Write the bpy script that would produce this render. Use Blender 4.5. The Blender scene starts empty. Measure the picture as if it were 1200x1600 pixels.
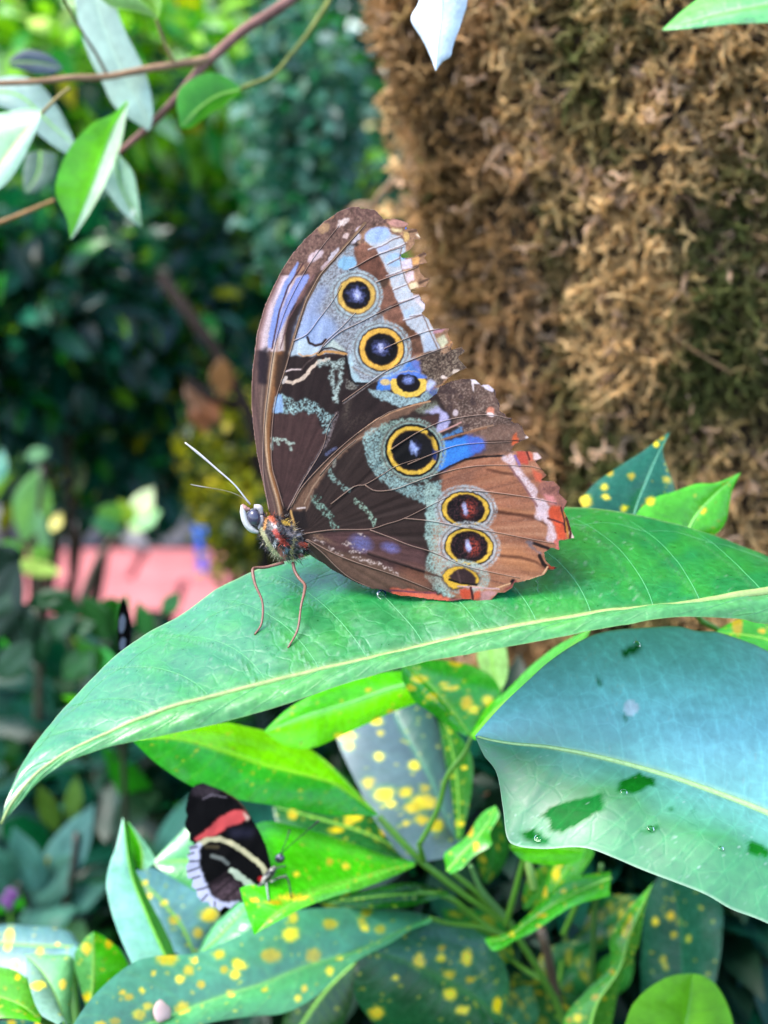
import bpy, math, random
import numpy as np
from mathutils import Vector
S = bpy.context.scene
# ------------------------------------------------------------------ camera, sky, sun, exposure
PITCH = math.radians(18.0)
CAM = np.array([0.0, 0.0, 1.15])
FPX = 800.0 / math.tan(math.radians(22.5))          # focal length in photo pixels (1200 x 1600)
RX = np.array([1.0, 0.0, 0.0])
UP = np.array([0.0, math.sin(PITCH), math.cos(PITCH)])
FW = np.array([0.0, math.cos(PITCH), -math.sin(PITCH)])
FOCUS = 0.2565
APERTURE = 0.0037
cd = bpy.data.cameras.new('camera'); cam = bpy.data.objects.new('camera', cd)
S.collection.objects.link(cam); S.camera = cam
cam.location = Vector(CAM); cam.rotation_euler = (math.pi / 2 - PITCH, 0, 0)
cd.sensor_fit = 'VERTICAL'; cd.sensor_height = 24.0; cd.sensor_width = 18.0
cd.lens = 12.0 / math.tan(math.radians(22.5))
cd.clip_start = 0.01; cd.clip_end = 500
cd.dof.use_dof = True; cd.dof.focus_distance = FOCUS
cd.dof.aperture_fstop = cd.lens * 0.001 / APERTURE
cd.dof.aperture_blades = 0

SUN_EL, SUN_AZ = math.radians(60), math.radians(-105)   # azimuth from +Y clockwise: behind the camera, to the left
w = bpy.data.worlds.new('World'); S.world = w; w.use_nodes = True
nt = w.node_tree; nt.nodes.clear()
sky = nt.nodes.new('ShaderNodeTexSky'); sky.sky_type = 'NISHITA'; sky.sun_disc = False
sky.sun_elevation = SUN_EL; sky.sun_rotation = SUN_AZ
sky.air_density = 1.0; sky.dust_density = 1.5; sky.ozone_density = 2.0
bg = nt.nodes.new('ShaderNodeBackground'); bg.inputs[1].default_value = 0.125
wo = nt.nodes.new('ShaderNodeOutputWorld')
nt.links.new(sky.outputs[0], bg.inputs[0]); nt.links.new(bg.outputs[0], wo.inputs[0])
sl = bpy.data.lights.new('sun', 'SUN'); sl.energy = 1.5; sl.angle = math.radians(32); sl.color = (1.0, 0.95, 0.87)
sun = bpy.data.objects.new('sun', sl); S.collection.objects.link(sun)
sdir = Vector((math.sin(SUN_AZ) * math.cos(SUN_EL), math.cos(SUN_AZ) * math.cos(SUN_EL), math.sin(SUN_EL)))
sun.rotation_euler = sdir.to_track_quat('Z', 'Y').to_euler(); sun.location = sdir * 20
S.view_settings.view_transform = 'Standard'; S.view_settings.look = 'None'
S.view_settings.gamma = 1.0; S.view_settings.use_curve_mapping = False
S.view_settings.exposure = 2.42
S.render.engine = 'CYCLES'
S.cycles.max_bounces = 8; S.cycles.diffuse_bounces = 3; S.cycles.glossy_bounces = 3
S.cycles.transmission_bounces = 4; S.cycles.transparent_max_bounces = 4
S.cycles.use_denoising = True
S.cycles.caustics_reflective = False; S.cycles.caustics_refractive = False
# ------------------------------------------------------------------ helpers
RNG = np.random.default_rng(11); random.seed(11)
COL = S.collection
def P(px, py, d):
    """photo pixel (1200 x 1600) and depth along the view axis in metres -> world point(s)"""
    px, py, d = np.broadcast_arrays(np.asarray(px, float), np.asarray(py, float), np.asarray(d, float))
    return CAM + ((px - 600) / FPX * d)[..., None] * RX + ((800 - py) / FPX * d)[..., None] * UP + d[..., None] * FW
def lin(c):
    c = np.asarray(c, float) / 255.0
    return np.where(c <= 0.04045, c / 12.92, ((c + 0.055) / 1.055) ** 2.4)
def _hash(ix, iy, seed):
    h = (ix.astype(np.int64) * 374761393 + iy.astype(np.int64) * 668265263 + seed * 974634777) & 0xffffffff
    h = ((h ^ (h >> 13)) * 1274126177) & 0xffffffff
    return ((h ^ (h >> 16)) & 0xffff) / 65535.0
def vnoise(x, y, seed=0):
    x = np.asarray(x, float); y = np.asarray(y, float)
    ix = np.floor(x); iy = np.floor(y); fx = x - ix; fy = y - iy
    fx = fx * fx * (3 - 2 * fx); fy = fy * fy * (3 - 2 * fy)
    a = _hash(ix, iy, seed); b = _hash(ix + 1, iy, seed); c = _hash(ix, iy + 1, seed); d = _hash(ix + 1, iy + 1, seed)
    return (a * (1 - fx) + b * fx) * (1 - fy) + (c * (1 - fx) + d * fx) * fy
def fbm(x, y, seed=0, o=3):
    s = 0; a = 0.5; t = 0
    for i in range(o):
        s = s + a * vnoise(x * 2 ** i, y * 2 ** i, seed + i * 17); t += a; a *= 0.5
    return s / t
def spline(pts, n):
    """Catmull-Rom through pts, n samples at even arc length"""
    p = np.asarray(pts, float)
    if len(p) == 2:
        t = np.linspace(0, 1, n)[:, None]; return p[0] * (1 - t) + p[1] * t
    q = np.vstack([2 * p[0] - p[1], p, 2 * p[-1] - p[-2]]); out = []
    for i in range(len(p) - 1):
        t = np.linspace(0, 1, 16, endpoint=False)[:, None]
        a, b, c, d = q[i], q[i + 1], q[i + 2], q[i + 3]
        out.append(0.5 * (2 * b + (c - a) * t + (2 * a - 5 * b + 4 * c - d) * t ** 2 + (3 * b - a - 3 * c + d) * t ** 3))
    out.append(p[-1:]); o = np.vstack(out)
    s = np.r_[0, np.cumsum(np.linalg.norm(np.diff(o, axis=0), axis=1))]
    u = np.linspace(0, s[-1], n)
    return np.stack([np.interp(u, s, o[:, k]) for k in range(o.shape[1])], 1)
def inside(x, y, poly):
    poly = np.asarray(poly, float); r = np.zeros(x.shape, bool)
    x1, y1 = poly[-1]
    for x2, y2 in poly:
        if y1 != y2:
            c = ((y2 > y) != (y1 > y)) & (x < (x1 - x2) * (y - y2) / (y1 - y2) + x2)
            r ^= c
        x1, y1 = x2, y2
    return r
def pdist(x, y, pts):
    """distance to a polyline and the parameter 0..1 along it"""
    best = np.full(x.shape, 1e9); par = np.zeros(x.shape); n = len(pts) - 1
    for i in range(n):
        ax, ay = pts[i]; bx, by = pts[i + 1]; dx, dy = bx - ax, by - ay
        L = dx * dx + dy * dy + 1e-9
        t = np.clip(((x - ax) * dx + (y - ay) * dy) / L, 0, 1)
        d = np.hypot(x - ax - t * dx, y - ay - t * dy)
        m = d < best; best = np.where(m, d, best); par = np.where(m, (i + t) / n, par)
    return best, par
# ---- objects
def empty(name, loc, label=None, cat=None, group=None, parent=None):
    o = bpy.data.objects.new(name, None); COL.objects.link(o); o.empty_display_size = 0.01
    o.location = Vector(loc); tag(o, label, cat, group)
    return o
def tag(o, label=None, cat=None, group=None, kind=None):
    if label: o['label'] = label
    if cat: o['category'] = cat
    if group: o['group'] = group
    if kind: o['kind'] = kind
    return o
def base_of(parent):
    while parent.parent: parent = parent.parent
    return np.array(parent.location)
def mesh(name, v, f, mat, parent=None, col=None, smooth=True, origin=None, extra=None, kind=None):
    """v (N,3) world; f list of index arrays (K,3)/(K,4); col (N,3) linear albedo"""
    v = np.asarray(v, float).reshape(-1, 3)
    if not isinstance(f, list): f = [f]
    org = base_of(parent) if parent else (np.asarray(origin, float) if origin is not None else v.mean(0))
    me = bpy.data.meshes.new(name)
    me.vertices.add(len(v)); me.vertices.foreach_set('co', (v - org).astype(np.float32).ravel())
    fl = [np.asarray(a, np.int32) for a in f if len(a)]
    idx = np.concatenate([a.ravel() for a in fl]); tot = np.concatenate([np.full(len(a), a.shape[1], np.int32) for a in fl])
    st = np.r_[0, np.cumsum(tot)[:-1]].astype(np.int32)
    me.loops.add(len(idx)); me.loops.foreach_set('vertex_index', idx)
    me.polygons.add(len(tot)); me.polygons.foreach_set('loop_start', st); me.polygons.foreach_set('loop_total', tot)
    me.polygons.foreach_set('use_smooth', np.full(len(tot), bool(smooth)))
    if col is not None:
        a = me.color_attributes.new('Col', 'FLOAT_COLOR', 'POINT')
        col = np.asarray(col, float)
        if col.ndim == 1: col = np.tile(col, (len(v), 1))
        a.data.foreach_set('color', np.c_[np.clip(col, 0, 1), np.ones(len(v))].astype(np.float32).ravel())
    for k, val in (extra or {}).items():
        a = me.attributes.new(k, 'FLOAT', 'POINT'); a.data.foreach_set('value', np.asarray(val, np.float32).ravel())
    me.update(calc_edges=True); me.validate()
    if mat: me.materials.append(mat)
    o = bpy.data.objects.new(name, me); COL.objects.link(o)
    if parent:
        o.parent = parent
    else: o.location = Vector(org)
    if kind: o['kind'] = kind
    return o
def grid_faces(nu, nv, closed=False):
    i, j = np.meshgrid(np.arange(nu - 1), np.arange(nv if closed else nv - 1), indexing='ij')
    a = i * nv + j; b = i * nv + (j + 1) % nv; c = (i + 1) * nv + (j + 1) % nv; d = (i + 1) * nv + j
    return np.stack([a, b, c, d], -1).reshape(-1, 4)
def tube_geo(pts, rad, k=8):
    p = np.asarray(pts, float); n = len(p); rad = np.broadcast_to(np.asarray(rad, float), (n,))
    t = np.gradient(p, axis=0); t /= np.linalg.norm(t, axis=1)[:, None] + 1e-12
    ref = np.array([0.31, 0.17, 0.93]); ref = ref if abs(t[0] @ ref) < 0.9 else np.array([0.9, 0.3, 0.1])
    u = np.cross(t, ref); u /= np.linalg.norm(u, axis=1)[:, None] + 1e-12; w_ = np.cross(t, u)
    a = np.linspace(0, 2 * np.pi, k, endpoint=False)
    v = p[:, None] + rad[:, None, None] * (np.cos(a)[None, :, None] * u[:, None] + np.sin(a)[None, :, None] * w_[:, None])
    v = v.reshape(-1, 3); f = grid_faces(n, k, True)
    v = np.vstack([v, p[:1], p[-1:]]); m = len(v) - 2
    i = np.arange(k); cap = np.vstack([np.c_[np.full(k, m), (i + 1) % k, i], np.c_[np.full(k, m + 1), (n - 1) * k + i, (n - 1) * k + (i + 1) % k]])
    return v, [f, cap]
def tube(name, pts, rad, mat, parent, col, k=8, n=None, **kw):
    if n:
        r = np.interp(np.linspace(0, 1, n), np.linspace(0, 1, np.size(rad)), np.atleast_1d(rad)) ; pts = spline(pts, n); rad = r
    v, f = tube_geo(pts, rad, k)
    return mesh(name, v, f, mat, parent, np.asarray(col, float), **kw)
def blob_geo(nu=16, nv=20):
    th = np.linspace(0.02, np.pi - 0.02, nu); ph = np.linspace(0, 2 * np.pi, nv, endpoint=False)
    T, F_ = np.meshgrid(th, ph, indexing='ij')
    v = np.stack([np.sin(T) * np.cos(F_), np.sin(T) * np.sin(F_), np.cos(T)], -1).reshape(-1, 3)
    return v, grid_faces(nu, nv, True)
def px_blob(cx, cy, d, a, b, dz, rot=0, nu=18, nv=24):
    """ellipsoid: semi axes a, b in photo pixels turned by rot degrees, dz metres in depth"""
    v, f = blob_geo(nu, nv); r = math.radians(rot)
    x = v[:, 0] * a; y = v[:, 1] * b
    X = cx + x * math.cos(r) - y * math.sin(r); Y = cy + x * math.sin(r) + y * math.cos(r)
    return P(X, Y, d + v[:, 2] * dz), f, X, Y, v
# ---- materials
def new_mat(name):
    m = bpy.data.materials.new(name); m.use_nodes = True; t = m.node_tree; t.nodes.clear()
    return m, t, t.nodes, t.links
def leaf_material(name, rough=0.35, spec=0.5, trans=0.3, tint=(1.5, 1.45, 0.6), nscale=900.0, bump=0.15, vein=0.0, coat=0.0, var=0.25, ior=1.5, net=0.0):
    m, t, N, L = new_mat(name)
    out = N.new('ShaderNodeOutputMaterial'); mix = N.new('ShaderNodeMixShader'); pr = N.new('ShaderNodeBsdfPrincipled'); tr = N.new('ShaderNodeBsdfTranslucent')
    at = N.new('ShaderNodeAttribute'); at.attribute_name = 'Col'
    tc = N.new('ShaderNodeTexCoord')
    no = N.new('ShaderNodeTexNoise'); no.inputs['Scale'].default_value = nscale; no.inputs['Detail'].default_value = 4
    L.new(tc.outputs['Object'], no.inputs['Vector'])
    mr = N.new('ShaderNodeMapRange'); mr.inputs[1].default_value = 0.25; mr.inputs[2].default_value = 0.75
    mr.inputs[3].default_value = 1 - var; mr.inputs[4].default_value = 1 + var
    L.new(no.outputs['Fac'], mr.inputs[0])
    mu = N.new('ShaderNodeVectorMath'); mu.operation = 'SCALE'; L.new(at.outputs['Color'], mu.inputs[0]); L.new(mr.outputs[0], mu.inputs['Scale'])
    L.new(mu.outputs[0], pr.inputs['Base Color'])
    ti = N.new('ShaderNodeVectorMath'); ti.operation = 'MULTIPLY'; ti.inputs[1].default_value = tint
    L.new(mu.outputs[0], ti.inputs[0]); L.new(ti.outputs[0], tr.inputs['Color'])
    wet = N.new('ShaderNodeAttribute'); wet.attribute_name = 'wet'
    rr = N.new('ShaderNodeMapRange'); rr.inputs[3].default_value = rough; rr.inputs[4].default_value = 0.35; L.new(wet.outputs['Fac'], rr.inputs[0])
    r2 = N.new('ShaderNodeMath'); r2.operation = 'MULTIPLY_ADD'; r2.inputs[1].default_value = 0.25; L.new(no.outputs['Fac'], r2.inputs[0])
    r3 = N.new('ShaderNodeMath'); r3.operation = 'SUBTRACT'; r3.inputs[1].default_value = 0.12; L.new(rr.outputs[0], r3.inputs[0]); L.new(r3.outputs[0], r2.inputs[2])
    r2.use_clamp = True
    L.new(r2.outputs[0], pr.inputs['Roughness'])
    rs = N.new('ShaderNodeMapRange'); rs.inputs[3].default_value = spec; rs.inputs[4].default_value = 0.02; L.new(wet.outputs['Fac'], rs.inputs[0])
    L.new(rs.outputs[0], pr.inputs['Specular IOR Level'])
    pr.inputs['IOR'].default_value = ior
    pr.inputs['Coat Weight'].default_value = coat; pr.inputs['Coat Roughness'].default_value = rough * 0.6
    bp = N.new('ShaderNodeBump'); bp.inputs['Strength'].default_value = bump; bp.inputs['Distance'].default_value = 0.0004
    n2 = N.new('ShaderNodeTexNoise'); n2.inputs['Scale'].default_value = nscale * 0.35; n2.inputs['Detail'].default_value = 5
    L.new(tc.outputs['Object'], n2.inputs['Vector'])
    va = N.new('ShaderNodeAttribute'); va.attribute_name = 'relief'
    ad = N.new('ShaderNodeMath'); ad.operation = 'MULTIPLY_ADD'; ad.inputs[1].default_value = 1.6; L.new(va.outputs['Fac'], ad.inputs[0]); L.new(n2.outputs['Fac'], ad.inputs[2])
    L.new(ad.outputs[0], bp.inputs['Height']); L.new(bp.outputs[0], pr.inputs['Normal']); L.new(bp.outputs[0], tr.inputs['Normal'])
    if net:                    # fine reticulate veins between the side veins
        vo = N.new('ShaderNodeTexVoronoi'); vo.feature = 'DISTANCE_TO_EDGE'; vo.inputs['Scale'].default_value = net
        wp = N.new('ShaderNodeVectorMath'); wp.operation = 'MULTIPLY_ADD'; wp.inputs[1].default_value = (.002, .002, .002); L.new(n2.outputs['Color'], wp.inputs[0]); L.new(tc.outputs['Object'], wp.inputs[2]); L.new(wp.outputs[0], vo.inputs['Vector'])
        ve = N.new('ShaderNodeMapRange'); ve.inputs[1].default_value = 0.0; ve.inputs[2].default_value = 0.09; ve.inputs[3].default_value = 1.0; ve.inputs[4].default_value = 0.0; L.new(vo.outputs['Distance'], ve.inputs[0])
        a2 = N.new('ShaderNodeMath'); a2.operation = 'MULTIPLY_ADD'; a2.inputs[1].default_value = -.28; L.new(ve.outputs[0], a2.inputs[0]); L.new(ad.outputs[0], a2.inputs[2]); L.new(a2.outputs[0], bp.inputs['Height'])
        vc = N.new('ShaderNodeMath'); vc.operation = 'MULTIPLY_ADD'; vc.inputs[1].default_value = .09; L.new(ve.outputs[0], vc.inputs[0]); L.new(mr.outputs[0], vc.inputs[2]); L.new(vc.outputs[0], mu.inputs['Scale'])
    mix.inputs[0].default_value = trans
    L.new(pr.outputs[0], mix.inputs[1]); L.new(tr.outputs[0], mix.inputs[2]); L.new(mix.outputs[0], out.inputs[0])
    return m
def plain_material(name, rough=0.6, spec=0.4, nscale=300.0, var=0.2, bump=0.2, dist=0.0005, color=None, sheen=0.0, back=None, ior=1.5):
    m, t, N, L = new_mat(name)
    out = N.new('ShaderNodeOutputMaterial'); pr = N.new('ShaderNodeBsdfPrincipled'); L.new(pr.outputs[0], out.inputs[0])
    tc = N.new('ShaderNodeTexCoord'); no = N.new('ShaderNodeTexNoise'); no.inputs['Scale'].default_value = nscale; no.inputs['Detail'].default_value = 6
    L.new(tc.outputs['Object'], no.inputs['Vector'])
    mr = N.new('ShaderNodeMapRange'); mr.inputs[1].default_value = 0.25; mr.inputs[2].default_value = 0.75; mr.inputs[3].default_value = 1 - var; mr.inputs[4].default_value = 1 + var
    L.new(no.outputs['Fac'], mr.inputs[0])
    mu = N.new('ShaderNodeVectorMath'); mu.operation = 'SCALE'; L.new(mr.outputs[0], mu.inputs['Scale'])
    if color is None:
        at = N.new('ShaderNodeAttribute'); at.attribute_name = 'Col'; L.new(at.outputs['Color'], mu.inputs[0])
    else: mu.inputs[0].default_value = color
    src = mu.outputs[0]
    if back is not None:       # the other face of the wing membrane has its own colour
        ge = N.new('ShaderNodeNewGeometry'); mx = N.new('ShaderNodeMix'); mx.data_type = 'RGBA'
        L.new(ge.outputs['Backfacing'], mx.inputs['Factor']); L.new(src, mx.inputs[6]); mx.inputs[7].default_value = (*back, 1); src = mx.outputs[2]
    L.new(src, pr.inputs['Base Color'])
    pr.inputs['Roughness'].default_value = rough; pr.inputs['Specular IOR Level'].default_value = spec; pr.inputs['Sheen Weight'].default_value = sheen
    pr.inputs['IOR'].default_value = ior
    bp = N.new('ShaderNodeBump'); bp.inputs['Strength'].default_value = bump; bp.inputs['Distance'].default_value = dist
    L.new(no.outputs['Fac'], bp.inputs['Height']); L.new(bp.outputs[0], pr.inputs['Normal'])
    return m
M_wing = plain_material('wing_scales', 0.75, 0.1, 5000, 0.22, 0.35, 0.00006, sheen=0.0, back=(0.02, 0.12, 0.45))
M_dark = plain_material('dark_wing_scales', 0.8, 0.05, 5000, 0.15, 0.3, 0.00006)
M_body = plain_material('insect_cuticle', 0.5, 0.5, 4000, 0.25, 0.3, 0.0001)
M_eye = plain_material('compound_eye', 0.22, 0.6, 6000, 0.1, 0.1, 0.00003)
M_wax = leaf_material('waxy_leaf', rough=0.32, spec=0.9, ior=1.85, net=240.0, trans=0.25, nscale=700, bump=0.25, var=0.22)
M_satin = leaf_material('satin_leaf', rough=0.52, spec=1.0, trans=0.12, nscale=500, bump=0.22, var=0.18, ior=1.62, net=200.0)  # sky reflection on these leaves is partly painted into their vertex colours
M_gloss = leaf_material('glossy_leaf', rough=0.26, spec=0.7, tint=(1.9, 1.75, .5), trans=0.45, nscale=500, bump=0.15, var=0.15)
M_soft = leaf_material('soft_leaf', rough=0.42, spec=0.35, trans=0.4, nscale=200, bump=0.15, var=0.2)
M_pale = leaf_material('pale_leaf', rough=0.35, spec=0.5, trans=0.4, tint=(1.15, 1.2, .95), nscale=300, bump=0.12, var=0.12)
M_shine = leaf_material('shiny_leaf', rough=0.3, spec=0.45, trans=0.38, nscale=120, bump=0.1, var=0.2)
M_stem = plain_material('green_stem', 0.45, 0.5, 900, 0.2, 0.2)
M_bark = plain_material('bark', 0.85, 0.2, 120, 0.4, 0.6, 0.002)
# ------------------------------------------------------------------ painting of wing scales (per vertex: pigment, plus some painted sheen and fold shading)
KW = 0.47                                   # photo brightness -> albedo
class Paint:
    def __init__(s, x0, y0, x1, y1, step=1.0, seed=0, base=(90, 70, 64)):
        s.xs = np.arange(x0, x1 + 1e-6, step); s.ys = np.arange(y0, y1 + 1e-6, step)
        s.X, s.Y = np.meshgrid(s.xs, s.ys); s.seed = seed
        s.C = np.tile(lin(base), s.X.shape + (1,)).reshape(s.X.shape + (3,))
        s.n1 = vnoise(s.X / 4.2, s.Y / 4.2, seed + 1) - .5; s.n2 = vnoise(s.X / 4.2, s.Y / 4.2, seed + 2) - .5
        s.f1 = vnoise(s.X / 1.7, s.Y / 1.7, seed + 3); s.f2 = vnoise(s.X / 1.25, s.Y / 1.25, seed + 4)
        s.m1 = fbm(s.X / 9, s.Y / 9, seed + 5)
    def blur(s, a, r):
        k = int(math.ceil(r * 2))
        if k < 1: return a
        g = np.exp(-0.5 * (np.arange(-k, k + 1) / max(r, .1)) ** 2); g /= g.sum()
        a = sum(g[i] * np.roll(a, i - k, 0) for i in range(2 * k + 1)); return sum(g[i] * np.roll(a, i - k, 1) for i in range(2 * k + 1))
    def put(s, m, col, speck=0.0, alpha=1.0, mott=0.0):
        m = m * alpha
        if speck: m = m * np.clip(1 - speck * 1.9 * np.clip(s.f1 * 0.6 + s.f2 * 0.4 - 0.30, 0, 1) / 0.4, 0, 1)
        c = lin(col)
        if mott: c = c * (1 + mott * (2 * s.m1[..., None] - 1) * 1.6 + mott * (s.f1[..., None] - .5))
        s.C += (c - s.C) * m[..., None]
    def poly(s, pts, col, soft=0.8, jit=2.0, **k):
        m = inside(s.X + jit * 2 * s.n1, s.Y + jit * 2 * s.n2, pts).astype(float)
        s.put(s.blur(m, soft), col, **k)
    def ell(s, cx, cy, a, b, col, rot=0, soft=0.06, jit=0.6, ring=None, **k):
        r = math.radians(rot); dx = s.X - cx + jit * 2 * s.n1; dy = s.Y - cy + jit * 2 * s.n2
        u = dx * math.cos(r) + dy * math.sin(r); v = -dx * math.sin(r) + dy * math.cos(r)
        q = np.hypot(u / a, v / b)
        m = np.clip((1 - q) / soft + .5, 0, 1)
        if ring: m = m * np.clip((q - ring) / soft + .5, 0, 1)
        s.put(m, col, **k)
    def line(s, pts, w_, col, jit=0.4, taper=None, soft=0.8, **k):
        d, t = pdist(s.X + jit * 2 * s.n1, s.Y + jit * 2 * s.n2, pts)
        h = w_ / 2 if taper is None else (w_ * (1 - t) + taper * t) / 2
        s.put(np.clip((h - d) / soft + .5, 0, 1), col, **k)
def C(ox, oy, sc, *pts): return [(ox + x / sc, oy + y / sc) for x, y in pts]
def A_(*p): return C(380, 500, 6, *p)
def B_(*p): return C(380, 660, 6, *p)
def U_(*p): return C(380, 310, 3.3333, *p)
def T_(*p): return C(500, 310, 6.6667, *p)
def D_(*p): return C(540, 480, 6, *p)
def E_(*p): return C(560, 620, 6, *p)
def F_(*p): return C(680, 580, 5.217, *p)
def G_(*p): return C(650, 760, 4.615, *p)
def H_(*p): return C(440, 780, 5, *p)
# ---- outlines
FORE = [(426, 818), (419, 793), (413, 768), (408, 743), (401, 710), (395, 665), (392, 628), (393.5, 580), (401, 520), (413, 478), (425, 451), (440, 421), (458, 394), (479, 370), (506, 346),
        (530, 329.5), (548, 322.6), (560, 322), (564, 325), (572, 325.5), (587, 328), (592, 333), (600, 342), (614, 340.6), (629, 344.5), (640, 349), (634, 357), (651.5, 357.4), (654, 365), (659, 373.6),
        (647, 374), (649, 380), (641, 391), (625, 399), (630, 403), (647, 401), (661, 393), (667, 395.5), (664, 403), (668, 411), (655, 413.5), (657, 425), (664, 433), (673, 434.5), (665, 448),
        (643, 453), (642, 457), (655, 459), (660, 468), (665, 474), (664, 484), (659, 490), (670, 498), (678, 514), (690, 513), (704, 512), (700, 520), (704, 532), (709, 534), (705, 546), (722, 541),
        (727, 550), (716, 558), (730, 575.5), (718, 580), (706, 587), (690, 602), (690, 640), (600, 690), (500, 800), (450, 818)]
HIND = [(450, 815), (453, 793), (470, 763), (497, 732), (527, 703), (563, 672), (585, 655), (610, 642), (640, 632), (668, 625), (682, 614), (687, 603), (705, 595), (728, 591), (744, 593), (752, 601), (763, 600), (775, 609), (774, 618),
        (779, 625), (782, 634), (780, 641), (788, 645), (793, 652), (801, 653), (799, 658), (809, 661), (816, 666), (820, 676), (827, 684), (818, 688), (805, 694), (799, 705), (812, 704), (826, 704), (840, 706), (848, 716), (837, 721), (847, 733),
        (855, 743), (846, 750), (866, 752), (876, 761), (873, 770), (887, 783), (881, 797), (889, 812), (893, 829), (898, 841), (884, 844), (874, 845), (874, 860), (862, 856), (851, 864), (853, 875), (861, 884), (872, 886),
        (866, 891), (857, 890), (851, 898), (828, 906), (812, 910), (804, 911), (801, 918), (790, 926), (778, 927), (764, 942), (750, 940), (735, 937), (724, 936), (705, 940), (675, 937), (640, 932), (625, 931), (609, 927), (596, 921), (583, 921),
        (556, 911), (530, 897), (517, 890), (498, 875), (485, 860), (477, 845), (470, 838), (455, 832)]
EYES_F = [(557, 461.5, 29, 28), (596, 545.5, 34, 33.5), (638.6, 598, 29, 24)]
EYES_H = [(644.6, 703.8, 43, 41), (727.4, 796, 37.5, 27), (732.6, 854, 37.5, 28), (721, 901.5, 31, 20)]
FVEINS = [[(444, 795), (433, 757), (426, 733), (424, 700), (427, 650), (433, 617), (445, 580), (453, 553), (461, 525), (470, 495), (479, 469), (500, 430), (524, 403), (548, 376), (572, 350)],
          [(421, 800), (412, 745), (411, 700), (414, 650), (420, 600), (428, 545), (443, 492), (466, 443), (492, 400), (530, 352)],
          [(449, 798), (473, 753), (503, 703), (513, 667), (527, 645)], [(535, 628), (577, 598), (607, 578), (648, 560), (700, 541)],
          [(505, 542), (530, 520), (560, 505), (593, 488), (623, 475), (655, 462)], [(545, 421), (557, 416), (590, 398), (632, 385)], [(588, 441), (608, 433), (634, 424), (660, 414)],
          [(600, 545), (637, 528), (670, 517), (702, 511)], [(458, 533), (480, 522), (497, 500), (520, 470), (534, 445)], [(497, 552), (510, 533), (535, 510), (556, 488)]]
HVEINS = [[(476, 834), (520, 828), (576, 827), (604, 819), (632, 810), (680, 786), (704, 774)], [(632, 810), (680, 815), (720, 823), (771, 831), (828, 842), (866, 849)],
          [(578, 828), (610, 840), (640, 852), (680, 864), (715, 880), (750, 890), (812, 903)], [(517, 788), (540, 770), (556, 759), (570, 757.5), (600, 740), (620, 728), (656, 716)],
          [(570, 757.5), (586, 767), (615, 765), (643, 755), (677, 743), (718, 732), (760, 727), (824, 728), (846, 733)], [(737, 766), (776, 770), (826, 777), (870, 786)],
          [(478, 843), (504, 864), (528, 888), (552, 906), (586, 921)], [(480, 843), (520, 864), (560, 880), (620, 900), (680, 924)],
          [(455, 792), (471, 763), (498, 732), (528, 703), (564, 673), (611, 642), (641, 632)], [(500, 742), (512, 728), (532, 707), (556, 687)], [(610, 703), (634, 687), (660, 672), (700, 656), (760, 648), (800, 655)], [(637, 726), (675, 710), (720, 695), (800, 690)]]
def eyespot(p, cx, cy, a, b, ai, bi, rot, yel, rim, ring, dark=(14, 12, 18), glow=(150, 165, 225), gx=0, gy=0, red=False, gap=None):
    p.ell(cx, cy, a + 13, b + 12, ring, rot, speck=.45); p.ell(cx, cy, a + 9, b + 8, (112, 92, 86), rot, ring=.93, speck=.4)
    p.ell(cx, cy, a + 6.5, b + 6, ring, rot, speck=.3); p.ell(cx, cy, a + 2.4, b + 2.4, rim, rot, jit=.9, soft=.05)
    p.ell(cx, cy, a, b, yel, rot, jit=.9, soft=.05, mott=.12)
    ox, oy = (gx, gy)
    p.ell(cx + ox, cy + oy, ai + 1.5, bi + 1.5, (96, 70, 40), rot, jit=1.0, soft=.06); p.ell(cx + ox, cy + oy, ai, bi, dark, rot, jit=1.0, soft=.05)
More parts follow.
